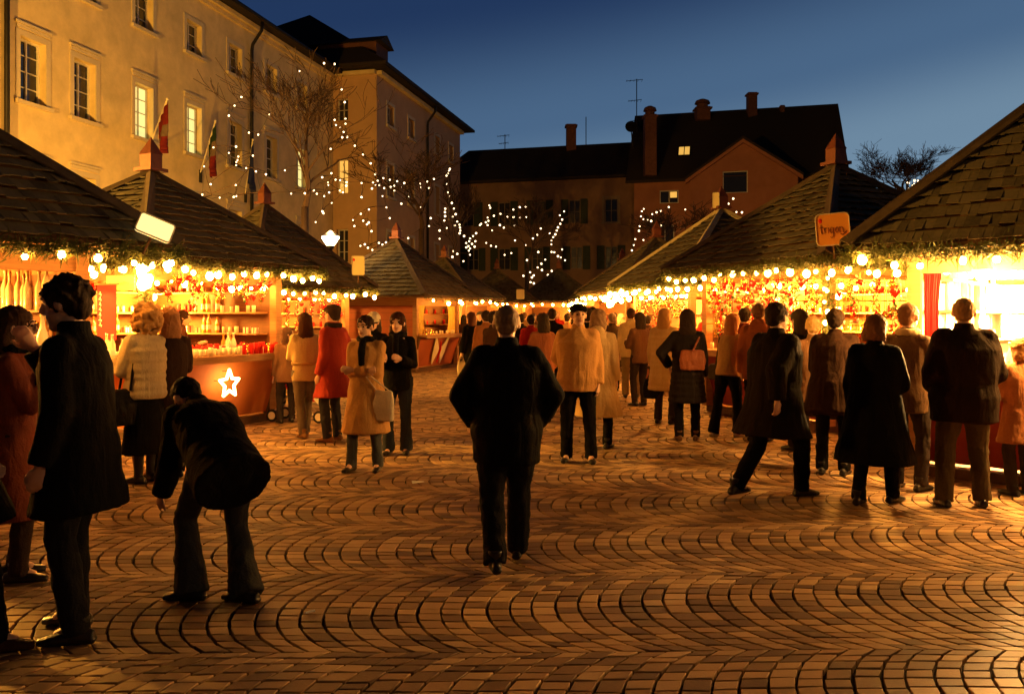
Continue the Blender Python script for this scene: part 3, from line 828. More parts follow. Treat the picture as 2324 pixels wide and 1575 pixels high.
M_lining = mat('dark_stained_boards', (0.13, 0.055, 0.022), 0.6, var=0.3, scale=3, kind='wave')
M_dred = mat('deep_red_panel', (0.26, 0.03, 0.018), 0.6, var=0.15, scale=2.5, bump=0.12)
R1 = stall((6.2, 8.8), 49.2, 1.95, 1.5, 2.34, 4.36, {0: 'wall', 1: 'wall', 2: 'open', 3: 'open'}, 'nearest right stall, wooden with a grey shingle roof and glaring white lights', 21, inner=1300, lcol=(1.0, .52, .15), lining=M_paper, panelm=M_dred)
R2 = stall((5.25, 13.57), 21.3, 1.985, 1.52, 2.42, 4.02, {0: 'wall', 1: 'wall', 2: 'open', 3: 'open'}, 'second right stall, wooden, selling red and gold Christmas ornaments', 22, inner=330, panelm=M_dred)
R3 = stall((4.75, 19.0), 14.2, 1.93, 1.5, 2.35, 4.0, {0: 'wall', 1: 'wall', 2: 'open', 3: 'open'}, 'third right stall, wooden, with a pale ridge board', 23, ridge=mat('pale_ridge_board', (0.42, 0.34, 0.2), 0.7), inner=300)
R4 = stall((4.4, 25.5), 12.0, 1.95, 1.5, 2.35, 3.95, {0: 'wall', 1: 'wall', 2: 'open', 3: 'open'}, 'fourth right stall, wooden, mostly hidden behind the third', 24, inner=200)
L1s = stall((-5.92, 8.14), -36.9, 1.8, 1.20, 2.34, 3.9, {0: 'open', 1: 'wall', 2: 'wall', 3: 'wall'}, 'nearest left stall, wooden, with shelves of bottles', 31, shelf_z=(1.35, 1.68), loff=(-.6, -.6), inner=170)
L2s = stall((-5.42, 12.57), -23.7, 1.8, 1.34, 2.38, 3.74, {0: 'open', 1: 'wall', 2: 'wall', 3: 'open'}, 'second left stall, wooden, with a lit star on its red counter', 32, panelm=mat('orange_red_panel', (0.66, 0.20, 0.05), 0.6, var=.12, scale=2.5), loff=(-.6, .6), inner=130)
L3s = stall((-5.93, 20.07), -33.4, 1.86, 1.4, 2.3, 4.25, {0: 'open', 1: 'wall', 2: 'wall', 3: 'open'}, 'third left stall, wooden, half hidden behind the second', 33, loff=(-.6, .6), inner=60)
L4s = stall((-3.57, 25.87), -21.0, 1.95, 1.45, 2.2, 3.95, {0: 'open', 1: 'wall', 2: 'wall', 3: 'wall'}, 'fourth left stall, wooden, with pale butterfly wings on its counter', 34, loff=(-.6, 0), inner=90, wallm=M_red)
L5s = stall((-2.7, 33.5), -18, 1.9, 1.45, 2.3, 3.9, {0: 'open', 1: 'wall', 2: 'wall', 3: 'open'}, 'fifth left stall, small and far with a bright interior', 35, loff=(-.6, .6), inner=160, detail=False)
F1s = stall((-0.75, 41.5), 2, 1.9, 1.45, 2.3, 3.9, {0: 'wall', 1: 'wall', 2: 'wall', 3: 'open'}, 'far stall closing the lane, seen left of the man in black', 36, inner=90, detail=False)
F2s = stall((2.45, 44), -4, 2.1, 1.6, 2.35, 4.05, {0: 'wall', 1: 'wall', 2: 'open', 3: 'open'}, 'far stall closing the lane, seen right of the man in black', 37, inner=90, detail=False)
R5s = stall((4.6, 35), 8, 1.9, 1.45, 2.3, 3.9, {0: 'wall', 1: 'wall', 2: 'open', 3: 'open'}, 'fifth right stall, small and far at the end of the row', 38, inner=170, detail=False)
dress(R1, 1.95, 2.34, [2, 3, 0], 'nearest right stall', 100, 26, r=0.042)
dress(R2, 1.985, 2.42, [2, 3, 0], 'second right stall', 110, 30, r=0.042)
dress(R3, 1.93, 2.35, [2, 3, 0], 'third right stall', 120, 30)
dress(R4, 1.95, 2.35, [2, 3], 'fourth right stall', 130, 12, dens=60)
dress(L1s, 1.8, 2.34, [0, 1, 2], 'nearest left stall', 140, 22, r=0.040)
dress(L2s, 1.8, 2.38, [3, 0, 1], 'second left stall', 150, 30, r=0.042)
dress(L3s, 1.86, 2.3, [3, 0, 1], 'third left stall', 160, 24)
dress(L4s, 1.95, 2.2, [0, 1], 'fourth left stall', 170, 4, dens=30)
dress(L5s, 1.9, 2.3, [3, 0, 1], 'fifth left stall', 180, 10, dens=30)
dress(F1s, 1.9, 2.3, [3, 0], 'far stall left of the man in black', 190, 9, dens=30, r=0.055)
dress(F2s, 2.1, 2.35, [2, 3, 0], 'far stall right of the man in black', 200, 16, dens=30, r=0.055)
dress(R5s, 1.9, 2.3, [2, 3], 'fifth right stall', 210, 9, dens=30, r=0.055)

# second, lower row of bulbs inside the second left stall and a bright cluster on its front post
W2 = W_of(L2s)
bulb_string([W2 @ Vector((1.25, -1.2, 2.12)), W2 @ Vector((1.25, 1.2, 2.12))], 'lower string of bulbs under the header of the second left stall', 301, 9, r=0.035)
bulb_string([W2 @ Vector((1.42, -1.42, 2.30)), W2 @ Vector((1.44, -1.40, 2.0))], 'bright knot of bulbs on the front post of the second left stall', 303, 5, r=0.06, jit=0.06)
for st, f, b_, nm, nb_ in ((R1, 2, 1.5, 'nearest right stall', 12), (R2, 2, 1.52, 'lane side of the second right stall', 13), (R2, 3, 1.52, 'front of the second right stall', 9), (R3, 2, 1.5, 'third right stall', 13), (L3s, 0, 1.4, 'third left stall', 10)):
    Wf = W_of(st) @ Matrix.Rotation(f * math.pi / 2, 4, 'Z')
    bulb_string([Wf @ Vector((b_ - .1, -b_ + .2, 2.1)), Wf @ Vector((b_ - .1, b_ - .2, 2.1))], 'inner row of bulbs under the header, ' + nm, 320 + nb_ + f, nb_, r=.036)
WR1 = W_of(R1)
for i, (ly, lz) in enumerate(((-.35, 2.02), (.75, 2.05))):
    g = empty('hanging_lamp', WR1 @ Vector((-1.78, ly, 2.27))); tag(g, ('left' if i == 0 else 'right') + ' one of two bare floodlights under the front eave of the nearest right stall', 'lamp', 'floodlights on the nearest right stall')
    m = MB(); m.tube([(0, 0, 0), (0, 0, lz - 2.27 + .1)], .008, 5); m.build('cord', M_cable, g)
    m = MB(); m.loft([((0, 0, lz - 2.27 + .02), .10, .10), ((0, 0, lz - 2.27 + .09), .04, .04), ((0, 0, lz - 2.27 + .12), .02, .02)], 12); m.build('lamp_shade', M_cream, g)
    m = MB(); m.ell((0, 0, lz - 2.27 - .02), .07); m.build('bulb', M_bulb, g, smooth=True)
    l = lamp('lamp_light', (0, 0, lz - 2.27 - .12), 85, (1.0, .52, .13), .07); l.parent = g
W3 = W_of(R3)
bulb_string([W3 @ Vector((-1.6, 1.5, 2.2)), W3 @ Vector((-1.75, 1.9, 2.05)), W3 @ Vector((-1.9, 2.6, 2.0))], 'dense dazzling bulbs at the far corner of the third right stall', 305, 14, r=0.06, jit=0.1)

# goods ------------------------------------------------------------
def proto(kind):
    t = MB()
    if kind == 'bottle_amber' or kind == 'bottle_pale':
        t.lathe([(0.0, 0), (.036, 0), (.038, .02), (.038, .17), (.014, .235), (.013, .28), (.016, .285), (.016, .30)], 10)
        o = t.build('bottle', M_amber if 'amber' in kind else M_clear, smooth=True)
        l = MB(); l.lathe([(.0386, .05), (.0388, .05), (.0388, .13), (.0386, .13)], 10); l.build('label', M_paper, o)
    elif kind == 'tall_bottle':
        t.lathe([(0, 0), (.055, 0), (.058, .02), (.058, .34), (.02, .46), (.018, .54), (.026, .545), (.026, .58)], 12)
        o = t.build('bottle', M_clear, smooth=True)
        l = MB(); l.tube([(0, 0, .58), (0, 0, .62)], .022, 8); l.build('cork', M_wood, o)
    elif kind == 'jar':
        t.lathe([(0, 0), (.042, 0), (.045, .015), (.045, .085), (.036, .10)], 10); o = t.build('jar', M_clear, smooth=True)
        l = MB(); l.lathe([(.0, .10), (.041, .10), (.041, .122), (0, .124)], 10); l.build('lid', M_redcloth, o)
    elif kind == 'box':
        t.box((0, 0, .055), (.12, .10, .11)); o = t.build('gift_box', M_paper)
        l = MB(); l.box((0, 0, .0555), (.02, .102, .113)); l.box((0, 0, .0555), (.122, .02, .1135)); l.build('ribbon', M_redcloth, o)
    elif kind == 'candle':
        t.lathe([(0, 0), (.03, 0), (.03, .10), (.027, .105), (0, .10)], 10); o = t.build('candle', M_cream, smooth=True)
        l = MB(); l.tube([(0, 0, .10), (0, 0, .12)], .003, 4); l.build('wick', M_cable, o)
    elif kind == 'red_candle':
        t.lathe([(0, 0), (.033, 0), (.033, .14), (.03, .145), (0, .14)], 10); o = t.build('candle', M_redcloth, smooth=True)
        l = MB(); l.tube([(0, 0, .14), (0, 0, .16)], .003, 4); l.build('wick', M_cable, o)
    elif kind == 'figure':
        t.lathe([(0, 0), (.04, 0), (.036, .03), (.016, .09), (.012, .10)], 10); t.ell((0, 0, .12), .024, 10, 6); t.ell((0, .035, .07), (.012, .03, .025)); o = t.build('figurine', M_gold, smooth=True)
    elif kind in ('ball_red', 'ball_gold', 'ball_pale'):
        t.ell((0, 0, 0), .042, 12, 8); o = t.build('ornament_ball', {'ball_red': M_shinyred, 'ball_gold': M_gold, 'ball_pale': M_bright}[kind], smooth=True)
        l = MB(); l.tube([(0, 0, .04), (0, 0, .055)], .010, 6); l.tube([(0, 0, .055), (0, 0, .13)], .0018, 3); l.build('hanger', M_gold, o)
    elif kind == 'star':
        pts = []
        for i in range(10):
            r = .06 if i % 2 == 0 else .025; a = math.pi / 2 + i * math.pi / 5; pts.append((r * math.cos(a), r * math.sin(a)))
        v = [(x, -.004, z) for x, z in pts] + [(x, .004, z) for x, z in pts] + [(0, -.016, 0), (0, .016, 0)]
        f = [(20, i, (i + 1) % 10) for i in range(10)] + [(21, 10 + (i + 1) % 10, 10 + i) for i in range(10)] + [(i, 10 + i, 10 + (i + 1) % 10, (i + 1) % 10) for i in range(10)]
        t.add(v, f); o = t.build('ornament_star', M_gold)
        l = MB(); l.tube([(0, 0, .055), (0, 0, .13)], .0018, 3); l.build('hanger', M_gold, o)
    elif kind == 'heart':
        n = 20; pts = []
        for i in range(n):
            a = 2 * math.pi * i / n; pts.append((.0035 * 16 * math.sin(a) ** 3, .0035 * (13 * math.cos(a) - 5 * math.cos(2 * a) - 2 * math.cos(3 * a) - math.cos(4 * a))))
        v = [(x, -.008, z) for x, z in pts] + [(x, .008, z) for x, z in pts] + [(0, -.018, 0), (0, .018, 0)]
        f = [(2 * n, (i + 1) % n, i) for i in range(n)] + [(2 * n + 1, n + i, n + (i + 1) % n) for i in range(n)] + [(i, (i + 1) % n, n + (i + 1) % n, n + i) for i in range(n)]
        t.add(v, f); o = t.build('ornament_heart', M_shinyred)
        l = MB(); l.tube([(0, 0, .03), (0, 0, .12)], .0018, 3); l.build('hanger', M_gold, o)
    elif kind == 'plate':
        t.lathe([(0, .0), (.05, 0), (.10, .02), (.104, .024), (.05, .006), (0, .006)], 14); o = t.build('plate', M_bright, smooth=True)
        l = MB(); l.ell((0, 0, .03), (.06, .06, .03)); l.build('cake', M_cream, o)
    return o
_pr = {}
def put(kind, W, p, rz=0.0, label=None, cat=None, group=None, sc=1.0):
    loc = W @ Vector(p)
    if kind not in _pr:
        o = _pr[kind] = proto(kind)
    else:
        s = _pr[kind]; o = s.copy(); S.collection.objects.link(o)
        for ch in s.children:
            c = ch.copy(); S.collection.objects.link(c); c.parent = o
    o.location = loc; o.rotation_euler = (0, 0, rz); o.scale = (sc, sc, sc)
    tag(o, label, cat, group); return o
def shelf_row(t, face, b, z, kinds, n, label, cat, group, seed, sc=1.0, x=None, rows=1):
    rs = random.Random(seed); W = W_of(t) @ Matrix.Rotation(face * math.pi / 2, 4, 'Z')
    y0 = b - 0.28
    for r in range(rows):
        for i in range(n):
            y = -y0 + 2 * y0 * (i + 0.5) / n + rs.uniform(-.01, .01)
            k = kinds[rs.randrange(len(kinds))] if isinstance(kinds, list) else kinds
            put(k, W, ((x if x is not None else b - 0.25) - r * 0.11, y, z), rs.random() * 0.6 + math.atan2(W[1][0], W[0][0]), label, cat, group, sc * rs.uniform(.92, 1.08))
KL = {'bottle_amber': ('amber bottle', 'bottle'), 'bottle_pale': ('pale bottle', 'bottle'), 'tall_bottle': ('tall corked bottle', 'bottle'), 'jar': ('red lidded jar', 'jar'), 'box': ('white gift box with red ribbon', 'box'),
      'candle': ('cream candle', 'candle'), 'red_candle': ('red candle', 'candle'), 'figure': ('gilt figurine', 'figurine'), 'plate': ('white plate of cakes', 'plate')}
def fill(t, face, b, z, kinds, n, place, seed, x=None, sc=1.0, jx=.05):
    rs = random.Random(seed); W = W_of(t) @ Matrix.Rotation(face * math.pi / 2, 4, 'Z'); y0 = b - 0.25
    i = 0; k = kinds[0]
    while i < n:
        k = rs.choice(kinds)
        for _ in range(rs.randint(2, 5)):
            if i >= n: break
            y = -y0 + 2 * y0 * (i + 0.5) / n + rs.uniform(-.012, .012); nm, cat = KL[k]
            put(k, W, ((x if x is not None else b - 0.27) + rs.uniform(-jx, jx), y, z), rs.random() * 1.2 + math.atan2(W[1][0], W[0][0]), nm + ' ' + place, cat, nm + 's ' + place, sc * rs.uniform(.8, 1.15))
            i += 1
def shelves(t, faces, b, kinds, n, who, seed, zs=(1.3625, 1.6925, 2.0125), sc=.9):
    for f in faces:
        for q, z in enumerate(zs): fill(t, f, b, z, kinds, n, 'on the %s back shelf of the %s' % (('low', 'middle', 'top')[q], who), seed + f * 10 + q, sc=sc)
shelves(L1s, (1, 2), 1.20, ['bottle_amber', 'bottle_pale', 'jar'], 16, 'nearest left stall', 400, zs=(1.3625,), sc=.85)
fill(L1s, 1, 1.20, 1.6925, ['tall_bottle', 'bottle_amber', 'bottle_pale', 'jar'], 12, 'on the upper back shelf of the nearest left stall', 405, sc=.72)
fill(L1s, 2, 1.20, 1.6925, ['jar', 'bottle_amber'], 15, 'on the upper rear shelf of the nearest left stall', 406, sc=.85)
fill(L1s, 0, 1.20, 1.075, ['tall_bottle'], 6, 'on the front counter of the nearest left stall', 411, x=1.1)
fill(L1s, 0, 1.20, 1.075, ['jar', 'candle'], 13, 'on the front counter of the nearest left stall', 412, x=1.38)
shelves(L2s, (1, 2), 1.34, ['box', 'candle', 'red_candle', 'figure', 'jar', 'bottle_amber'], 15, 'second left stall', 430)
for r, (x, ks_) in enumerate(((1.56, ['candle', 'figure', 'red_candle']), (1.45, ['figure', 'jar', 'candle']), (1.33, ['figure', 'red_candle', 'bottle_pale']), (1.18, ['red_candle', 'box', 'bottle_amber', 'tall_bottle']))):
    fill(L2s, 0, 1.34, 1.075, ks_, 20 - r, 'on the right counter of the second left stall', 420 + r, x=x, jx=.02)
for r, x in enumerate((1.54, 1.42, 1.28)): fill(L2s, 3, 1.34, 1.075, ['candle', 'bottle_pale', 'candle'], 15, 'on the left counter of the second left stall', 425 + r, x=x)
for st, b_, nm in ((L3s, 1.4, 'third left stall'), (L4s, 1.45, 'fourth left stall')):
    shelves(st, (1, 2), b_, ['red_candle', 'box', 'figure'], 8, nm, 440, zs=(1.3625, 1.6925))
    fill(st, 0, b_, 1.075, ['figure', 'candle'], 12, 'on the counter of the ' + nm, 450, x=b_)
# ornaments of the second right stall: hanging curtains of them on both open sides
def hang(t, face, b, n, kinds, labels, seed, z0=1.25, z1=2.15, x=None, group='ornaments hanging in the second right stall', y0=None, y1=None):
    rs = random.Random(seed); W = W_of(t) @ Matrix.Rotation(face * math.pi / 2, 4, 'Z')
    y0 = -(b - 0.2) if y0 is None else y0; y1 = b - 0.2 if y1 is None else y1
    for i in range(n):
        q = rs.randrange(len(kinds)); z = z0 + (z1 - z0) * rs.random() ** 0.7
        put(kinds[q], W, ((x or b) + rs.uniform(-.10, .10), rs.uniform(y0, y1), z), math.atan2(W[1][0], W[0][0]) + math.pi / 2 + rs.uniform(-.5, .5), labels[q], 'ornament', group, rs.uniform(.8, 1.35))
ks = ['ball_red', 'ball_gold', 'star', 'heart', 'ball_pale']
lbs = ['red glass ball hanging in the second right stall', 'gold ball hanging in the second right stall', 'gold star hanging in the second right stall', 'red heart hanging in the second right stall', 'pale ball hanging in the second right stall']
hang(R2, 2, 1.52, 120, ks, lbs, 500)
hang(R2, 3, 1.52, 55, ks, lbs, 501)
# strands that the ornaments hang from
sm_ = MB(); W = W_of(R2)
for face in (2, 3):
    Wf = W @ Matrix.Rotation(face * math.pi / 2, 4, 'Z')
    for i in range(34):
        y = -1.3 + 2.6 * i / 33; x = 1.52 + (i % 5 - 2) * 0.04
        sm_.tube([Wf @ Vector((x, y, 2.2)), Wf @ Vector((x, y, 1.25 + (i * 7 % 5) * .1))], .004, 3)
    for z in (1.5, 1.85, 2.2): sm_.tube([Wf @ Vector((1.52, -1.4, z)), Wf @ Vector((1.52, 1.4, z))], .008, 4)
tag(sm_.build('hanging_rack', M_gold), 'thin rods and strands holding the ornaments of the second right stall', 'display rack')
shelves(R2, (0, 1), 1.52, ['box', 'figure', 'candle', 'red_candle'], 12, 'second right stall', 510, zs=(1.3625, 1.6925))
fill(R2, 2, 1.52, 1.075, ['candle', 'figure', 'red_candle'], 17, 'on the lane counter of the second right stall', 512, x=1.5)
fill(R2, 3, 1.52, 1.075, ['candle', 'box', 'figure'], 15, 'on the front counter of the second right stall', 513, x=1.5)
shelves(R1, (0, 1), 1.5, ['plate', 'jar', 'tall_bottle'], 9, 'nearest right stall', 520, zs=(1.3625, 1.6925))
fill(R1, 2, 1.5, 1.075, ['plate', 'jar'], 10, 'on the front counter of the nearest right stall', 530, x=1.42)
fill(R1, 2, 1.5, 1.075, ['jar', 'candle', 'bottle_pale'], 16, 'on the front counter of the nearest right stall', 531, x=1.68)
def bead_garland(W, p, L, label, seed, mats, group):
    rs = random.Random(seed); m = MB(); base = W @ Vector(p); t = MB()
    n = int(L / .018)
    t.tube([(0, 0, 0), (rs.uniform(-.02, .02), rs.uniform(-.02, .02), -L)], .004, 4)
    for i in range(n):
        a = rs.random() * 6.28; q = Vector((math.cos(a), math.sin(a), 0)) * rs.uniform(.01, .06); r = rs.uniform(.010, .024)
        t.ell((q.x, q.y, -L * (i + .5) / n), (r, r, r * rs.uniform(.7, 1.4)), 7, 5, mi=rs.randrange(len(mats)))
    o = t.build('bead_garland', mats, smooth=True, loc=base); tag(o, label, 'garland', group)
mtl = [M_shinyred, M_gold, M_redcloth, M_clear, mat('green_leaf_foil', (0.05, 0.14, 0.03), .4, .3, bump=0)]
for st, f, b_, nn_, nm, sd in ((R2, 2, 1.52, 17, 'lane side, second right stall', 560), (R2, 3, 1.52, 7, 'front of the second right stall', 580), (R3, 2, 1.5, 9, 'lane side of the third right stall', 600), (L3s, 0, 1.4, 6, 'third left stall', 620), (L2s, 0, 1.34, 5, 'star side of the second left stall', 640)):
    Wf = W_of(st) @ Matrix.Rotation(f * math.pi / 2, 4, 'Z'); rs = random.Random(sd)
    for i in range(nn_):
        bead_garland(Wf, (b_ + rs.uniform(-.08, .08), -b_ + .25 + (2 * b_ - .5) * (i + .5) / nn_, 2.2), rs.uniform(.3, .5) if st is L2s else rs.uniform(.5, 1.05), ['first', 'second', 'third', 'fourth', 'fifth', 'sixth', 'seventh', 'eighth', 'ninth', 'tenth', 'eleventh', 'twelfth', 'thirteenth', 'fourteenth', 'fifteenth', 'sixteenth', 'seventeenth'][i] + ' strand of red and gold beads on the ' + nm, sd + i, mtl, 'bead strands on the ' + nm)
# white back cloths in the nearest right stall, part of why it glares
Wr = W_of(R1)
for face in (0, 1):
    m = MB(); Rm = Matrix.Rotation(face * math.pi / 2, 4, 'Z')
    n = 60; vs = []; fs = []
    for i in range(n + 1):
        y = -1.3 + 2.6 * i / n; x = 1.5 - 0.12 + 0.012 * math.sin(i * 1.3)
        vs += [(x, y, 1.12), (x, y, 2.2)]
    for i in range(n): fs.append((2 * i, 2 * i + 2, 2 * i + 3, 2 * i + 1))
    m.add(vs, fs, 0, Rm); m.build('back_cloth', M_paper, R1, smooth=True)
# red curtain at the corner of the nearest right stall
def curtain(t, face, x, y0, y1, z0, z1, m_, name='curtain'):
    m = MB(); n = 24; vs = []; fs = []
    Rm = Matrix.Rotation(face * math.pi / 2, 4, 'Z')
    for i in range(n + 1):
        y = y0 + (y1 - y0) * i / n; xx = x + 0.025 * math.sin(i * 1.9)
        for j in range(6):
            z = z0 + (z1 - z0) * j / 5; pin = 1 - 0.5 * math.sin(math.pi * j / 5) * 0.5
            vs.append((xx, y0 + (y - y0) * pin, z))
    for i in range(n):
        for j in range(5): fs.append((i * 6 + j, (i + 1) * 6 + j, (i + 1) * 6 + j + 1, i * 6 + j + 1))
    m.add(vs, fs, 0, Rm); return m.build(name, m_, t, smooth=True)
curtain(R1, 2, 1.40, -1.36, -1.18, 1.08, 2.2, M_redcloth)
M_ycloth = mat('yellow_cloth', (0.72, 0.5, 0.12), 0.8)
curtain(L4s, 0, 1.36, -1.3, -0.75, 1.1, 2.0, M_ycloth); curtain(L4s, 0, 1.36, 1.3, 0.75, 1.1, 2.0, M_ycloth)
hang(R3, 2, 1.5, 40, ['star', 'ball_gold', 'ball_pale'], ['gold star hanging in the third right stall', 'gold ball hanging in the third right stall', 'pale ball hanging in the third right stall'], 540, z0=1.3, group='ornaments hanging in the third right stall')
hang(L2s, 0, 1.34, 34, ['heart', 'star', 'ball_red'], ['red heart hanging over the star counter of the second left stall', 'gold star hanging over the star counter of the second left stall', 'red ball hanging over the star counter of the second left stall'], 541, z0=1.85, z1=2.15, group='ornaments hanging in the second left stall')
hang(L3s, 0, 1.4, 26, ['heart', 'ball_red'], ['red heart hanging in the third left stall', 'red ball hanging in the third left stall'], 542, z0=1.6, group='ornaments hanging in the third left stall')
# wreath in the nearest right stall
def wreath(W, p, rad, label, group=None):
    rs = random.Random(int(rad * 1000) + 3); m = MB(); c = Vector(p)
    for i in range(900):
        a = rs.random() * 2 * math.pi; b_ = c + Vector((rs.gauss(0, .02), math.cos(a) * rad + rs.gauss(0, .02), math.sin(a) * rad + rs.gauss(0, .02)))
        d = Vector((rs.gauss(0, 1), rs.gauss(0, 1), rs.gauss(0, 1))).normalized() * rs.uniform(.04, .08); s = d.cross(Vector((.3, .5, .7))).normalized() * .005
        m.add([W @ (b_ - s), W @ (b_ + s), W @ (b_ + d)], [(0, 1, 2)])
    o = m.build('wreath', M_fir)
    for i in range(10):
        a = i * 2 * math.pi / 10; b2_ = MB(); b2_.ell(W @ (c + Vector((.03, math.cos(a) * rad, math.sin(a) * rad))), .022, 8, 6); b2_.build('bow', M_gold, o)
    tag(o, label, 'wreath')
wreath(Wr @ Matrix.Rotation(math.pi, 4, 'Z'), (1.62, 0.55, 1.62), 0.20, 'round fir wreath hanging on the front of the nearest right stall')
wreath(W_of(R2) @ Matrix.Rotation(3 * math.pi / 2, 4, 'Z'), (1.60, -0.4, 1.5), 0.22, 'fir wreath with gold beads hanging on the second right stall')

for tt, bb, zz, nm in ((R1, 1.56, 2.2, 'nearest right stall'), (R2, 1.58, 2.25, 'second right stall'), (L2s, 1.4, 2.2, 'second left stall')):
    Wp = W_of(tt); cq = (-bb, -bb) if tt is not L2s else (bb, -bb)
    fir_garland([Wp @ Vector((*cq, zz)), Wp @ Vector((*cq, 1.12))], 'post_garland', 'fir garland hanging down the front post of the ' + nm, 700 + int(bb * 100), group='fir garlands on stall posts', dens=520)
    if tt is not L2s: bulb_string([Wp @ Vector((cq[0] * 1.03, cq[1] * 1.03, zz)), Wp @ Vector((cq[0] * 1.03, cq[1] * 1.03, 1.2))], 'string of small bulbs down the front post of the ' + nm, 710 + int(bb * 100), 10, r=.03, group='light strings on stall posts')
# star light on the second left stall's counter
st_ = empty('star_light', W2 @ Vector((1.47, 0.02, 0.66)), L2s.rotation_euler[2]); tag(st_, 'glowing five pointed star fixed to the red counter of the second left stall', 'star light')
pts = []
for i in range(11):
    r = .20 if i % 2 == 0 else .095; a = math.pi / 2 + i * math.pi / 5; pts.append((0.02, r * math.cos(a), r * math.sin(a)))
m = MB()
for a, b_ in zip(pts[:-1], pts[1:]): m.tube([a, b_], 0.020, 8)
for p in pts[:-1]: m.ell(p, 0.021, 8, 6)
m.build('glowing_tube', mat('star_glow', (1, .8, .5), 0.3, bump=0, emit=(1.0, 0.66, 0.22), strength=14, var=0), st_)
m = MB()
for p in pts[:-1:2]: m.tube([(p[0], p[1] * .9, p[2] * .9), (-0.09 - p[2] * 0.25, p[1] * .9, p[2] * .9)], 0.005, 5)
m.build('bracket', M_black, st_)
# red banner with small white marks and the yellow board in the left bay
bn = empty('banner', W2 @ Matrix.Rotation(-math.pi / 2, 4, 'Z') @ Vector((1.40, 0.72, 1.68)), L2s.rotation_euler[2] - math.pi / 2)
tag(bn, 'hanging red cloth banner with a column of white lettering in the second left stall', 'banner')
m = MB(); m.box((0, 0, 0), (0.012, 0.34, 0.72)); m.build('cloth', M_redcloth, bn)
rs = random.Random(4)
m = MB()
for i in range(7):
    z = 0.24 - i * 0.068; s_ = 0.9 if i < 5 else 1.3
    m.box((0.009, -0.11 + rs.uniform(-.005, .005), z), (0.004, 0.045 * s_, 0.012)); m.box((0.009, -0.11, z + 0.015), (0.004, 0.012, 0.04 * s_)); m.box((0.009, -0.11 + 0.016 * s_, z - 0.008), (0.004, 0.01, 0.03))
m.build('lettering', M_paper, bn)
m = MB(); m.tube([(0, -.22, .37), (0, .22, .37)], .012, 6); m.tube([(0, -.2, .37), (0, -.2, .5)], .003, 4); m.tube([(0, .2, .37), (0, .2, .5)], .003, 4); m.build('rod', M_wood, bn)
M_yboard = mat('yellow_board', (0.80, 0.66, 0.16), 0.5, var=.05)
bd = empty('sign', W2 @ Matrix.Rotation(-math.pi / 2, 4, 'Z') @ Vector((1.38, 0.95, 2.06)), L2s.rotation_euler[2] - math.pi / 2)
tag(bd, 'yellow board sign with faint writing above the left opening of the second left stall', 'sign')
m = MB(); m.box((0, 0, 0), (0.02, 0.50, 0.20)); m.build('board', M_yboard, bd)
m = MB(); rs = random.Random(9); x = -0.2
while x < 0.16:
    m.tube([(0.012, x, rs.uniform(-.03, 0)), (0.012, x + .02, rs.uniform(.0, .03)), (0.012, x + .035, rs.uniform(-.03, .0))], .003, 4); x += 0.042
m.build('lettering', mat('ochre_ink', (0.45, 0.33, 0.05), 0.6), bd)
# framed dark lantern shape inside the nearest left stall
WL = W_of(L1s)

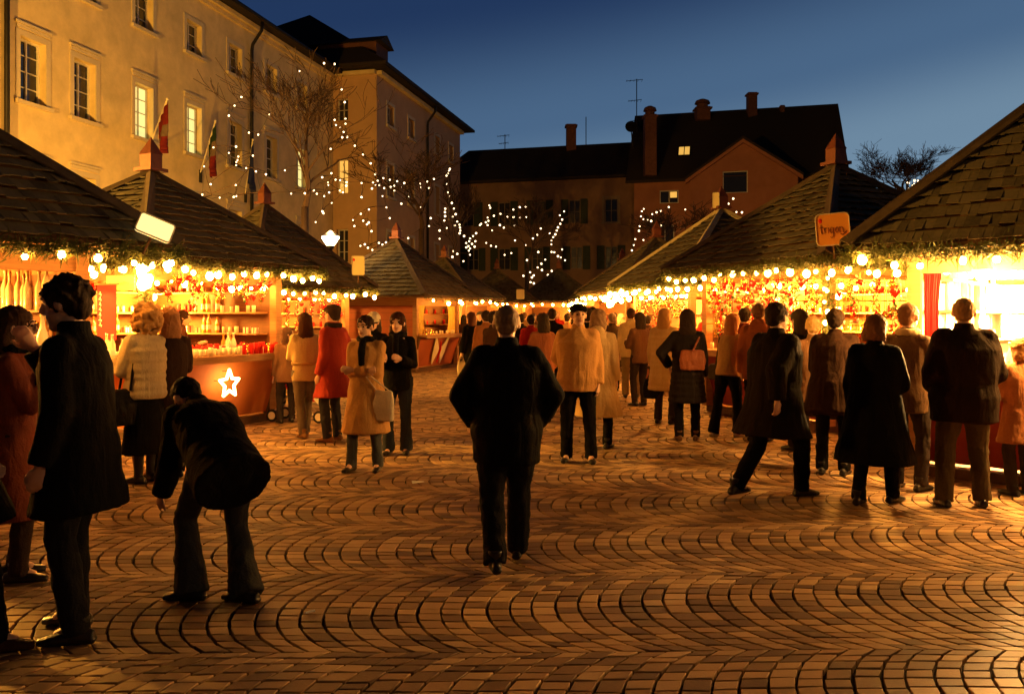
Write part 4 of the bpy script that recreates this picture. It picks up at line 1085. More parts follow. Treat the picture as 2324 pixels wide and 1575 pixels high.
# roof signs
def card(name_loc, rz, wd, ht, label, text=None, tilt=0.0, dots=True, m_=None, roll=0.0):
    t = empty('sign', name_loc, rz); t.rotation_euler = (tilt, roll, rz); tag(t, label, 'sign', 'stall name cards on the roofs')
    r = min(wd, ht) * 0.14; pts = []
    for cx_, cz_, a0 in ((wd / 2 - r, ht / 2 - r, 0), (-wd / 2 + r, ht / 2 - r, 90), (-wd / 2 + r, -ht / 2 + r, 180), (wd / 2 - r, -ht / 2 + r, 270)):
        for i in range(5):
            a = R(a0 + i * 22.5); pts.append((cx_ + r * math.cos(a), cz_ + r * math.sin(a)))
    n = len(pts); m = MB()
    v = [(x, -.012, z) for x, z in pts] + [(x, .012, z) for x, z in pts]
    m.add(v, [tuple(range(n)), tuple(range(2 * n - 1, n - 1, -1))] + [(i, n + i, n + (i + 1) % n, (i + 1) % n) for i in range(n)])
    m.build('card', m_ or M_card, t)
    fr_ = MB()
    fr_.tube([(x, -.014, z) for x, z in pts] + [(pts[0][0], -.014, pts[0][1])], .008, 5, cap=False); fr_.build('rim', M_trim, t)
    if dots:
        d = MB(); d.ell((-wd * .36, -.014, ht * .30), (.022, .004, .03)); d.build('flame_mark', M_redcloth, t)
    if text:
        G = {'t': [[(.1, .9), (.12, .2), (.2, 0), (.35, .05)], [(-.1, .62), (.4, .66)]], 'r': [[(0, .6), (.02, 0)], [(.02, .35), (.18, .6), (.35, .58)]],
             'i': [[(.1, .6), (.12, 0)], [(.1, .82), (.12, .86)]], 'g': [[(.45, .55), (.2, .6), (.02, .3), (.2, 0), (.42, .2), (.45, .55), (.42, -.3), (.2, -.5), (.02, -.35)]],
             'o': [[(.25, .6), (.02, .3), (.2, 0), (.42, .2), (.4, .5), (.25, .6)]], 'n': [[(0, .6), (.02, 0)], [(.02, .4), (.2, .6), (.38, .45), (.4, 0), (.5, .0)]]}
        adv = {'t': .42, 'r': .36, 'i': .24, 'g': .55, 'o': .52, 'n': .5}; m = MB(); cx_ = -wd * .38; q_ = ht * .25
        for ch in text:
            for stq in G[ch]: m.tube([(cx_ + px * q_ * 1.0, -.017, -ht * .12 + pz * q_ * 1.25) for px, pz in stq], .0036, 4)
            cx_ += adv[ch] * q_ * 1.12
        m.build('lettering', mat('brown_ink', (0.16, 0.035, 0.02), 0.6), t)
        d = MB(); d.tube([(wd * .22, -.016, -ht * .16), (wd * .28, -.016, -ht * .20), (wd * .42, -.016, -ht * .08)], .006, 4); d.build('swash', mat('brown_ink', (0, 0, 0)), t)
    p = MB(); p.tube([(0, .014, -ht * .3), (0, .14, -ht * .55), (0, .2, -ht * .9)], .014, 6); p.build('bracket', M_dwood, t)
    return t
card(at(1890, 521, 10.7), R(-20), 0.40, 0.40, 'orange name card with brown handwriting at the front corner of the second right roof', 'trigon', roll=R(-4), m_=mat('orange_card', (0.72, 0.30, 0.05), 0.5, var=.06, scale=3, bump=.03))
card(at(352, 518, 8.1), R(28), 0.33, 0.22, 'glowing white card leaning at the front corner of the second left roof', None, dots=False, tilt=R(-28), roll=R(22), m_=mat('glowing_card', (.8, .7, .4), .5, bump=0, emit=(1.0, .75, .28), strength=1.3, var=0))  # the card looks bright through its own emission
card(at(813, 603, 17.6), R(10), 0.25, 0.40, 'pale yellow card with red print on the right edge of the third left roof', None)
card(at(1181, 668, 38.5), 0, 0.36, 0.45, 'small dim card on the far stall left of the man in black', None, dots=False)
card(at(1330, 668, 31), 0, 0.42, 0.28, 'small dim card beside the fifth right stall', None, dots=False)
card(at(1625, 455, 18.9), R(-15), 0.14, 0.34, 'narrow pale board standing on top of the third right roof', None, dots=False)
# butterfly wings on the fourth left counter
Wb = W_of(L4s)
for s_ in (-1, 1):
    m = MB(); pr = [(0.05, .04), (0.42, .42), (0.46, .36), (0.40, -.10), (0.30, -.40), (0.26, -.42), (0.16, -.22), (0.06, -.06)]
    def q(y, z, d): return (1.40 + 0.31 * (z + .0) + .055 + d, s_ * y, 0.60 + z)
    v = [q(y, z, 0.02) for y, z in pr] + [q(y, z, 0.0) for y, z in pr]; n = len(pr)
    m.add(v, [tuple(range(n)), tuple(range(2 * n - 1, n - 1, -1))] + [(i, n + i, n + (i + 1) % n, (i + 1) % n) for i in range(n)])
    o = m.build('butterfly_wing', M_cream, L4s)
m = MB(); m.tube([(1.37, 0, .22), (1.50, 0, .62), (1.53, 0, .86)], [.02, .035, .02], 8); m.build('butterfly_body', M_redcloth, L4s)
# ------------------------------------------------------------------ people
_tex = {}
def clouds(sz):
    k = round(sz, 3)
    if k not in _tex:
        t = bpy.data.textures.new('folds', 'CLOUDS'); t.noise_scale = sz; t.noise_depth = 2; _tex[k] = t
    return _tex[k]
_cm = {}
def cloth(col, rough=0.85, sheen=0.25):
    k = tuple(round(c, 3) for c in col) + (rough,)
    if k not in _cm: _cm[k] = mat('cloth_%d' % len(_cm), col, rough, var=0.10, scale=45, bump=0.3, bscale=90, folds=0.55, spec=0.04 if sum(col) < .15 else .12)
    return _cm[k]
def soft(o, voxel, smooth=2, wr=0.0, wsize=0.12, sm_f=0.5):
    r = o.modifiers.new('union', 'REMESH'); r.mode = 'VOXEL'; r.voxel_size = voxel; r.use_smooth_shade = True
    if smooth:
        s = o.modifiers.new('smooth', 'SMOOTH'); s.iterations = smooth; s.factor = sm_f
    if wr:
        d = o.modifiers.new('folds', 'DISPLACE'); d.texture = clouds(wsize); d.strength = wr; d.mid_level = 0.5; d.texture_coords = 'LOCAL'
    return o
V = Vector
def ik(a, b, l1, l2, bend):
    d = b - a; L = min(d.length, (l1 + l2) * 0.999); dn = d.normalized()
    x = (l1 * l1 - l2 * l2 + L * L) / (2 * L); h = math.sqrt(max(l1 * l1 - x * x, 0))
    bd = bend - dn * bend.dot(dn)
    bd = bd.normalized() if bd.length > 1e-5 else V((0, 1, 0))
    return a + dn * x + bd * h
ARMS = {   # hand position relative to the shoulder: (out, forward, up), elbow direction (out, forward, up)
    'down': ((.06, .05, -.53), (.3, -1, 0)), 'pocket': ((.04, .12, -.45), (1.2, -.5, -.5)), 'front': ((-.06, .30, -.20), (.5, -.5, -1)),
    'chest': ((-.12, .26, -.08), (.5, -.3, -1)), 'cross': ((-.25, .17, -.25), (.7, -.1, -1)), 'out': ((.14, .10, -.48), (.5, -1, 0)),
    'back': ((-.10, -.14, -.42), (1, -.4, 0)), 'reach': ((.0, .46, -.16), (.4, -.2, -1)), 'swingf': ((.05, .24, -.46), (.2, -1, 0)), 'swingb': ((.06, -.20, -.47), (.2, -1, 0)),
    'bag': ((.10, .02, -.53), (.4, -1, 0)), 'face': ((-.04, .24, .06), (.6, 0, -1))}
GW = {'thin': 0.0, 'coat': .018, 'thick': .035, 'puffer': .045}
nper = 0
def person(xy, face, H, label, top='coat', topcol=(.02, .02, .02), hem=.80, legcol=(.02, .02, .025), legw=1.0, flare=0.0, skirt=None,
           hair='short', haircol=(.05, .03, .02), hat=None, hatcol=(.02, .02, .02), arms=('down', 'down'), feet=((-.11, 0, 0), (.11, .03, 0)),
           lean=0.0, side=0.0, head=(0, 0), bulk=1.0, collar=True, shoecol=None, boots=False, detail=None, scarf=None, faceon=False, hood=False, drop=0.0, fat=0.0, coatflare=0.0, glasses=False, twist=0.0, base=0.0, belt=None, toe=0.0):
    global nper; nper += 1
    k = H / 1.75
    x, y = xy
    if detail is None: detail = math.hypot(x, y) < 11.5
    vox = 0.0125 if detail else 0.02
    hipz = .93 - drop
    for f in feet: hipz = min(hipz, (.93 + f[2]) if f[2] < .05 else hipz)
    st_ = max(abs(f[1]) for f in feet); hipz = min(hipz, math.sqrt(max(.86 ** 2 - min(st_, .6) ** 2, .3)) + .085)
    up = Matrix.Rotation(-R(lean), 3, 'X') @ V((0, 0, 1)); up = Matrix.Rotation(R(side), 3, 'Y') @ up
    fw = V((0, 1, 0)); fw = (fw - up * fw.dot(up)).normalized(); rt = fw.cross(up)
    if twist:
        Rt = Matrix.Rotation(R(twist), 3, up); fwS = Rt @ fw; rtS = Rt @ rt
    else: fwS, rtS = fw, rt
    pel = V((0, 0, hipz)); nb = pel + up * .565
    hy, hp = head
    hd = Matrix.Rotation(R(hy), 3, 'Z') @ Matrix.Rotation(-R(hp) - R(lean) * .35, 3, 'X')
    HS = 1.12; hc = nb + hd @ V((0, .025, .137)); 
    def HP(v): return hc + hd @ V(v) * HS
    hM = Matrix.Translation(hc) @ hd.to_4x4() @ Matrix.Scale(HS, 4)
    T0 = empty('person', (0, 0, 0)) if False else None
    # body: one continuous skin
    b = MB()
    b.ell((0, -.008, .02), (.072, .092, .092), 16, 10, M=hM)
    b.ell((0, .022, -.045), (.055, .065, .062), 14, 8, M=hM)
    b.ell((0, .055, -.09), (.030, .030, .025), 10, 6, M=hM)
    b.tube([HP((0, .082, .02)), HP((0, .104, -.022)), HP((0, .088, -.034))], [.010, .016, .012], 8)
    for s in (-1, 1): b.ell((s * .074, -.005, -.005), (.012, .02, .032), 8, 6, M=hM)
    b.ell((0, .075, .033), (.05, .018, .010), 10, 6, M=hM)
    b.tube([HP((0, -.015, -.05)), nb + up * .02, nb - up * .07], [.052, .056, .075], 12)
    b.loft([(pel - up * .02, .15, .10, rt, fw), (pel + up * .15, .125, .09, rt, fw), (pel + up * .35, .15, .10, rtS, fwS), (nb - up * .05, .13, .08, rtS, fwS), (nb, .055, .055, rtS, fwS)], 16)
    sh = []; el = []; wr_ = []; hands = []
    for i, s in enumerate((-1, 1)):
        sp = nb - up * .095 + rtS * s * (.158 + fat * .03)
        a = ARMS[arms[i]] if isinstance(arms[i], str) else arms[i]
        conv = lambda v: rtS * s * v[0] + V((fwS.x, fwS.y, 0)).normalized() * v[1] * 1.0 + V((0, 0, 1)) * v[2]
        wp = sp + conv(a[0]); d = wp - sp
        if d.length > .54: wp = sp + d.normalized() * .54
        e = ik(sp, wp, .29, .255, conv(a[1]))
        sh.append(sp); el.append(e); wr_.append(wp)
        b.tube([sp, e], [.05, .04], 10); b.tube([e, wp], [.04, .026], 10)
        # hand with fingers
        hv = (wp - e).normalized(); pn = hv.cross(V((0, 0, 1))) if abs(hv.z) < .9 else V((1, 0, 0)) * s
        pn = pn.normalized(); lat = hv.cross(pn).normalized()
        if arms[i] in ('down', 'out', 'bag', 'swingf', 'swingb', 'back'): lat = fw; pn = rt * -s
        pc = wp + hv * .055
        b.loft([(wp, .026, .020, lat, pn), (wp + hv * .04, .038, .016, lat, pn), (wp + hv * .085, .040, .014, lat, pn)], 10)
        if detail:
            for q, (off, L_) in enumerate(((-.031, .062), (-.011, .074), (.010, .070), (.030, .055))):
                p0 = wp + hv * .078 + lat * -off; p1 = p0 + hv * L_ * .45 + pn * .008; p2 = p1 + (hv * .7 + pn * .7).normalized() * L_ * .33; p3 = p2 + (hv * .3 + pn).normalized() * L_ * .26
                b.tube([p0, p1, p2, p3], [.0098, .0095, .009, .0075], 7)
            b.tube([wp + hv * .025 + lat * .03, wp + hv * .06 + lat * .055 + pn * .012, wp + hv * .09 + lat * .052 + pn * .026], [.013, .011, .009], 7)
        else:
            b.ell(wp + hv * .115, .03, 8, 6)
    hips = [pel + rt * s * .09 for s in (-1, 1)]; knees = []; ank = []
    for i, s in enumerate((-1, 1)):
        f = feet[i]; an = V((f[0], f[1], .085 + f[2]))
        kn = ik(hips[i], an, .43, .425, V((0.15 * s, 1, 0)))
        knees.append(kn); ank.append(an)
        b.tube([hips[i], kn], [.07, .048], 10); b.tube([kn, an], [.048, .036], 10)
        b.tube([an, an + V((0, .1, -.045))], [.036, .03], 8)
    T = b.build('person', M_skin)
    soft(T, 0.0085 if (detail and (faceon or H)) and math.hypot(x, y) < 10.5 else 0.016, 1, sm_f=.4)
    # legs
    m = MB()
    ft = flare
    if skirt is None or not boots:
        for i in range(2):
            hem_r = .062 * legw + ft
            m.tube([hips[i] + V((0, 0, .03)), hips[i].lerp(knees[i], .5), knees[i]], [.105 * legw, .088 * legw, .068 * legw], 12)
            an = ank[i] + V((0, 0, -.035)); m.tube([knees[i], knees[i].lerp(an, .5), an], [.068 * legw, .064 * legw + ft * .4, hem_r], 12)
        m.loft([(pel - up * .06, .155, .12, rt, fw), (pel + up * .08, .16, .125, rt, fw), (pel + up * .14, .15, .12, rt, fw)], 16)
        soft(m.build('trousers', cloth(legcol), T), vox * 1.1, 1, .026, .08)
    if skirt:
        m = MB(); m.loft([(V((0, 0, skirt)), .24, .21), (V((0, 0, (skirt + hipz) / 2)), .20, .17), (pel + up * .1, .155, .125, rt, fw)], 20)
        soft(m.build('skirt', cloth(legcol), T), vox * 1.2, 2, .03, .15)
    # shoes
    sc_ = cloth(shoecol, .4) if shoecol else M_shoe
    for i, s in enumerate((-1, 1)):
        m = MB(); f = feet[i]; an = ank[i]; lift = f[2]
        pitch = -0.5 if lift > .05 else 0
        Mx = Matrix.Translation(an + V((0, 0, -.085))) @ Matrix.Rotation(R(-8 * s + toe), 4, 'Z') @ Matrix.Rotation(pitch, 4, 'X')
        m.loft([((0, -.07, .012), .03, .012), ((0, -.075, .03), .035, .02)], 10, M=Mx)
        m.loft([((0, -.082, .035), .028, .035, (1, 0, 0), (0, 0, 1)), ((0, -.03, .045), .040, .045, (1, 0, 0), (0, 0, 1)), ((0, .04, .040), .042, .040, (1, 0, 0), (0, 0, 1)),
                ((0, .12, .030), .046, .028, (1, 0, 0), (0, 0, 1)), ((0, .175, .022), .030, .020, (1, 0, 0), (0, 0, 1))], 12, M=Mx)
        m.tube([an + V((0, -.01, .06 if not boots else .28)), an + V((0, 0, -.04))], [.050, .045], 10)
        soft(m.build('shoe', sc_, T), .010 if detail else .018, 1)
    # coat
    g = GW[top] * bulk; B = bulk
    m = MB(); hz = hem
    def ring(p, rx, ry, a=rtS, c=fwS, off=0.0): return (p + c * off, rx * B + g + fat * .05, ry * B + g + fat * .10, a, c)
    low = []
    if lean > 35:
        low = [ring(pel - up * .22 - fw * .02, .185, .17, rt, fw), ring(pel - up * .13, .18, .158, rt, fw), ring(pel - up * .05, .178, .15, rt, fw)]
    elif hz < hipz - .06:
        n = 5
        for i in range(n):
            f = i / n; z = hz + (hipz - .05 - hz) * f; cx = V((pel.x * f, pel.y * f + (sum(q[1] for q in feet) / 2) * .5 * (1 - f), z))
            fl_ = .045 if hem < .66 else -.004
            low.append((cx, (.172 + fl_ * (1 - f) + coatflare * (1 - f)) * B + g, (.135 + fl_ * (1 - f) + coatflare * (1 - f)) * B + g + fat * .06))
        low.append(ring(pel, .172, .135, rt, fw, fat * .02))
    else:
        low.append(ring(pel + up * (hz - hipz), .172, .135, rt, fw))
    rings = low + [ring(pel + up * .10, .156, .122, rt, fw, fat * .05), ring(pel + up * .24, .165, .122, off=fat * .03), ring(pel + up * .39, .176, .116)]
    rings.append((nb - up * .105, .158 * B + g * .7, .104 * B + g * .6, rtS, fwS)); rings.append((nb - up * .05, .108 * B + g * .4, .084 * B + g * .3, rtS, fwS)); rings.append((nb + up * .01, .066, .068, rtS, fwS))
    if top == 'puffer':
        rr = []
        for a_, b_ in zip(rings[:-1], rings[1:]):
            L_ = (Vector(b_[0]) - Vector(a_[0])).length; n = max(2, int(L_ / .028))
            for i in range(n):
                f = i / n; p = Vector(a_[0]).lerp(Vector(b_[0]), f); ph = (p.z % .085) / .085; w_ = .016 * abs(math.sin(math.pi * ph)) - .008
                rr.append((p, a_[1] * (1 - f) + b_[1] * f + w_, a_[2] * (1 - f) + b_[2] * f + w_, a_[3] if len(a_) > 3 else rt, a_[4] if len(a_) > 3 else fw))
        rr.append(rings[-1]); rings = rr
    else: rings = [r if len(r) > 3 else (*r, rt, fw) for r in rings]
    m.loft(rings, 22, sup=.95)
    for i in range(2):
        r1, r2, r3 = .060 * B + g * .55, .052 * B + g * .55, .043 * B + g * .45
        s = (-1, 1)[i]
        m.tube([sh[i] - rtS * s * .08 + up * .03, sh[i]], [.05 * B + g * .4, r1], 12)
        m.tube([sh[i], sh[i].lerp(el[i], .5), el[i]], [r1, r1 * .95, r2], 12); m.ell(sh[i], r1, 10, 8); m.ell(el[i], r2 * 1.02, 10, 8)
        m.tube([el[i], el[i].lerp(wr_[i], .5), wr_[i] + (wr_[i] - el[i]).normalized() * -.005], [r2, r2 * .96, r3], 12)
    if collar:
        m.loft([(nb - up * .04, .085, .08, rtS, fwS), (nb + up * .045, .072, .074, rtS, fwS)], 16)
    if hood:
        m.ell(nb - fwS * .085 - up * .03, (.11, .07, .10), 12, 8)
    C_ = soft(m.build('puffer_jacket' if top == 'puffer' else ('coat' if hem < .7 else 'jacket'), cloth(topcol), T), vox, 2 if top != 'puffer' else 1, .026 if top != 'puffer' else .012, .16)
    if belt:
        q = MB(); p = pel + up * .12; q.loft([(p - up * .02, .166 * B + g + .012, .13 * B + g + .012, rt, fw), (p + up * .02, .166 * B + g + .012, .13 * B + g + .012, rt, fw)], 22); q.build('belt', cloth(belt), T, smooth=True)
    if scarf:
        q = MB()
        pts = [nb + up * .0 + (rtS * math.cos(a) * .082 + fwS * math.sin(a) * .085) for a in [2 * math.pi * i / 12 for i in range(13)]]
        q.tube(pts, .036, 10); q.tube([nb + fwS * .10, nb + fwS * .15 - up * .12, nb + fwS * .14 - up * .3], [.04, .045, .04], 8)
        soft(q.build('scarf', cloth(scarf), T), .014, 1, .015, .05)
    # hair
    hm = MB(); hx = cloth(haircol, .6)
    if hair == 'short':
        hm.ell((0, -.020, .034), (.083, .096, .088), 16, 10, M=hM); hm.ell((0, -.055, -.02), (.066, .052, .055), 12, 8, M=hM)
    elif hair == 'messy':
        hm.ell((0, -.020, .034), (.088, .102, .094), 16, 10, M=hM); hm.ell((0, -.060, -.02), (.07, .056, .065), 12, 8, M=hM)
        rs = random.Random(nper)
        for _ in range(46):
            d = V((rs.gauss(0, 1), rs.gauss(0, 1) - .3, abs(rs.gauss(0, 1)))).normalized(); p = V((0, -.02, .03)) + V((d.x * .085, d.y * .095, d.z * .09))
            hm.tube([HP(p), HP(p + d * .03 + V((0, 0, -.01)))], [.016, .004], 5)
    elif hair == 'thin':
        hm.ell((0, -.030, .022), (.080, .088, .080), 16, 10, M=hM); hm.ell((0, -.055, -.02), (.066, .05, .055), 12, 8, M=hM)
    elif hair in ('bob', 'long', 'round'):
        bl = {'bob': .17, 'round': .10, 'long': .30}[hair]; w_ = {'bob': .10, 'round': .105, 'long': .105}[hair]
        hm.ell((0, -.020, .034), (.092, .104, .094), 16, 10, M=hM)
        hm.loft([((0, -.055, -bl), w_ * .95, .055), ((0, -.055, -bl * .5), w_, .065), ((0, -.040, .0), .092, .075), ((0, -.03, .05), .08, .075)], 16, M=hM)
    elif hair == 'curly':
        rs = random.Random(nper + 5); hm.ell((0, -.025, .02), (.115, .115, .115), 16, 10, M=hM)
        for _ in range(90):
            d = V((rs.gauss(0, 1), rs.gauss(0, 1) - .35, rs.gauss(0, 1) - .1)).normalized(); 
            if d.y > .45 and d.z < .4: continue
            hm.ell(V((0, -.03, .0)) + V((d.x * .125, d.y * .12, d.z * .145)), rs.uniform(.018, .034), 7, 5, M=hM)
    elif hair == 'updo':
        hm.ell((0, -.018, .034), (.085, .098, .088), 16, 10, M=hM); hm.ell((0, -.09, .03), (.045, .04, .045), 10, 8, M=hM)
    if hair:
        soft(hm.build('hair', hx, T), .011 if detail else .018, 1, .022 if hair != 'curly' else .03, .028)
    if hat:
        q = MB()
        if hat == 'cap':
            q.ell((0, -.012, .06), (.092, .108, .06), 16, 8, M=hM); q.loft([((0, .06, .052), .085, .075), ((0, .07, .062), .08, .07)], 16, M=hM)
        elif hat == 'knit':
            q.ell((0, -.018, .048), (.094, .106, .092), 16, 10, M=hM); q.loft([((0, -.01, .008), .090, .102), ((0, -.01, .045), .094, .106)], 18, M=hM)
        elif hat == 'brim':
            q.loft([((0, 0, .05), .15, .16), ((0, 0, .062), .15, .16)], 20, M=hM); q.loft([((0, -.01, .055), .085, .1), ((0, -.01, .13), .078, .09), ((0, -.01, .15), .06, .07)], 18, M=hM)
        elif hat == 'cone':
            q.loft([((0, 0, .045), .17, .18), ((0, 0, .06), .17, .18)], 20, M=hM); q.loft([((0, -.01, .055), .085, .1), ((0, -.01, .2), .05, .055), ((0, -.03, .34), .012, .012)], 16, M=hM)
        elif hat == 'furhood':
            q.loft([((0, -.055, -.14), .115, .08), ((0, -.04, -.02), .118, .12), ((0, -.03, .07), .1, .11), ((0, -.03, .125), .04, .05)], 16, M=hM)
        soft(q.build('hat' if hat != 'furhood' else 'hood', cloth(hatcol), T), .011 if detail else .018, 1, .008, .03)
    if faceon:
        for s in (-1, 1):
            q = MB(); q.ell((s * .029, .082, .008), (.012, .008, .007), 8, 6, M=hM); q.build('eye', M_eye, T, smooth=True)
            q = MB(); q.tube([HP((s * .014, .094, .030)), HP((s * .030, .090, .036)), HP((s * .046, .078, .028))], .0045, 5); q.build('eyebrow', hx, T)
        q = MB(); q.tube([HP((-.022, .084, -.052)), HP((0, .094, -.060)), HP((.022, .084, -.052))], [.004, .0075, .004], 6); q.build('mouth', M_lip, T)
    if glasses:
        q = MB()
        for s in (-1, 1):
            q.tube([HP((s * .030 + .022 * math.cos(a), .098, .006 + .017 * math.sin(a))) for a in [2 * math.pi * i / 10 for i in range(11)]], .0022, 4, cap=False)
            q.tube([HP((s * .052, .098, .01)), HP((s * .078, 0, .01))], .002, 4)
        q.tube([HP((-.008, .1, .01)), HP((.008, .1, .01))], .002, 4); q.build('glasses', M_black, T)
    T.location = (x, y, base); T.rotation_euler = (0, 0, R(face)); T.scale = (k, k, k)
    tag(T, label, 'person', 'people at the market')
    info = dict(o=T, k=k, wr=wr_, sh=sh, nb=nb, pel=pel, M=Matrix.Translation((x, y, base)) @ Matrix.Rotation(R(face), 4, 'Z') @ Matrix.Scale(k, 4))
    return info
def handbag(p, i, label, col, size=(.28, .12, .22), strap='hand', up=.0, name='handbag', drop=.26, off=(0, 0, 0)):
    """a bag hanging from hand i (strap='hand') or from shoulder i"""
    Mx = p['M']; w_, d_, h_ = size
    hnd = V(p['wr'][i]) + V((0, .0, -.07)) if strap == 'hand' else V(p['sh'][i]) + V((0, 0, .06))
    org = Mx @ hnd
    t = empty(name, org, p['o'].rotation_euler[2]); tag(t, label, 'bag', 'bags carried by people')
    bc = V((off[0], off[1], -drop - h_ / 2 + off[2]))
    m = MB(); m.loft([(bc - V((0, 0, h_ / 2)), w_ / 2 * .9, d_ / 2 * .95), (bc, w_ / 2, d_ / 2), (bc + V((0, 0, h_ / 2 * .9)), w_ / 2 * .85, d_ / 2 * .6), (bc + V((0, 0, h_ / 2)), w_ / 2 * .7, d_ / 2 * .2)], 16, sup=.6)
    soft(m.build('bag_body', cloth(col, .5), t), .014, 1, .02, .07)
    m = MB()
    if strap == 'hand':
        m.tube([bc + V((-w_ * .3, 0, h_ * .45)), V((-.03, 0, 0)), V((.03, 0, 0)), bc + V((w_ * .3, 0, h_ * .45))], .008, 6)
    else:
        m.tube([bc + V((0, -w_ * .2, h_ * .45)), V((0, -.06, -.05)), V((0, 0, .015)), V((0, .06, -.05)), bc + V((0, w_ * .2, h_ * .45))], .012, 6)
    m.build('strap', cloth(col, .5), t)
    return t
BLK = (.0065, .006, .0065); DK = (.03, .022, .02); JN = (.04, .05, .075); BR = (.09, .045, .025)
G_ = ground
def gp(xv, yv): x, y = G_(xv, yv); return (x, y)

# the man in the middle
person(gp(1150, 1285), 2, 1.72, 'heavy grey haired man in a black jacket walking away in the centre', 'thick', BLK, .70, (.012, .012, .014), legw=1.22,
       hair='thin', haircol=(.26, .16, .09), arms=('pocket', 'pocket'), feet=((-.08, -.22, .03), (.08, .20, .0)), bulk=1.10, fat=.3, head=(0, 4))
# left foreground
person(gp(182, 1440), 90, 1.83, 'tall man with messy dark hair and long black coat at the left front', 'thick', BLK, .62, (.012, .012, .014), legw=1.05,
       hair='messy', haircol=(.02, .012, .008), arms=('down', ((-.02, .28, .00), (.4, .2, -1))), feet=((-.13, -.05, 0), (.11, .08, 0)), bulk=1.0, coatflare=.0, lean=3, head=(4, 8))
person((ground(28, 1315)[0], ground(28, 1315)[1]), -70, 1.68, 'woman with glasses in a long russet coat at the left edge, facing right', 'coat', (.15, .035, .016), .42, (.03, .018, .015),
       hair='bob', haircol=(.05, .025, .015), arms=('down', 'chest'), feet=((-.10, .0, 0), (.10, .05, 0)), glasses=True, scarf=BLK, coatflare=.05, faceon=True)
person((ground(-105, 1480)[0], ground(-105, 1480)[1]), -60, 1.80, 'person in black cut off by the left edge, only a trouser leg and shoe showing', 'coat', BLK, .62, BLK, legw=1.2, hair='short', arms=('down', 'pocket'),
       feet=((-.12, -.05, 0), (.12, .16, 0)), coatflare=.03, shoecol=(.05, .02, .012))
pb = person(gp(505, 1362), 38, 1.66, 'person in a black jacket and flared jeans bending far forward at the left', 'thick', BLK, .64, (.045, .045, .040), legw=1.0, flare=.045, coatflare=.0,
       hair='short', haircol=(.008, .006, .005), arms=(((.06, .10, -.50), (.1, -1, 0)), ((-.10, .10, -.48), (.1, -1, 0))), feet=((-.15, .10, 0), (.10, -.14, .0)), toe=40, lean=58, drop=.09, head=(10, 42), bulk=1.04)
p6 = person(gp(330, 1095), 62, 1.72, 'woman with curly blonde hair, cream quilted jacket and black skirt at the left stalls', 'puffer', (.50, .40, .24), .84, BLK, skirt=.30, hair='curly', haircol=(.42, .22, .07),
       arms=('front', 'front'), feet=((-.08, 0, 0), (.10, .05, 0)), boots=True)
handbag(p6, 0, 'big black shoulder bag of the curly haired woman', BLK, (.40, .2, .34), 'shoulder', drop=.50, off=(-.06, .02, 0))
person(gp(384, 1085), 40, 1.71, 'woman with smooth reddish blonde hair and a dark jacket beside the curly haired woman', 'coat', (.04, .022, .016), .72, BLK, hair='bob', haircol=(.30, .13, .05), arms=('front', 'front'))
# around the star counter
person(gp(628, 925), 20, 1.66, 'person in a grey knitted hat at the corner of the second left stall', 'thick', (.11, .055, .03), .82, BLK, hat='knit', hatcol=(.32, .26, .18), hair='short', arms=('front', 'front'))
person(gp(692, 992), 35, 1.66, 'woman with long dark hair in a cream jacket and grey jeans, turned to the left', 'coat', (.52, .38, .17), .80, (.15, .12, .09), hair='long', haircol=(.06, .025, .012), arms=('chest', 'down'), feet=((-.06, -.10, 0), (.06, .12, 0)), shoecol=(.3, .16, .06), belt=(.45, .3, .12))
person(gp(650, 960), 30, 1.45, 'child with a pale face peering over beside the woman in the cream jacket', 'coat', (.2, .1, .05), .75, DK, hair='bob', haircol=(.1, .05, .03), arms=('down', 'down'), head=(-100, 0), faceon=True)
person(gp(757, 1002), 60, 1.77, 'man in a dark red coat and cap left of the camel coat', 'thick', (.30, .03, .018), .58, (.035, .035, .045), hat='cap', hatcol=(.06, .035, .02), hair='short', arms=('down', 'pocket'), shoecol=(.2, .09, .03), scarf=(.03, .02, .015), coatflare=.02, faceon=True)
pw = person(gp(832, 1068), 168, 1.63, 'woman in a long camel coat with crossed arms standing left of centre, facing the camera', 'thick', (.46, .24, .08), .44, (.06, .065, .07), hair='updo', haircol=(.03, .015, .01), arms=('cross', 'cross'), feet=((-.14, .0, 0), (.16, .06, 0)), scarf=BLK, coatflare=.035, faceon=True, head=(-8, 4))
handbag(pw, 1, 'white plastic shopping bag held by the woman in the camel coat', (.6, .5, .38), (.24, .08, .32), 'hand', drop=.14, off=(-.15, -.04, 0), name='shopping_bag')
person(gp(848, 985), 170, 1.66, 'woman in a white patterned knitted hat standing behind the camel coat', 'coat', BLK, .75, BLK, hat='knit', hatcol=(.62, .55, .42), hair='bob', haircol=(.05, .03, .02), arms=('down', 'down'), faceon=True)
pd_ = person(gp(903, 1030), 176, 1.66, 'smiling woman with long dark curls in black, facing the camera left of centre', 'coat', BLK, .80, (.025, .028, .04), flare=.02, hair='long', haircol=(.05, .018, .01), arms=('front', 'front'), faceon=True, scarf=BLK)
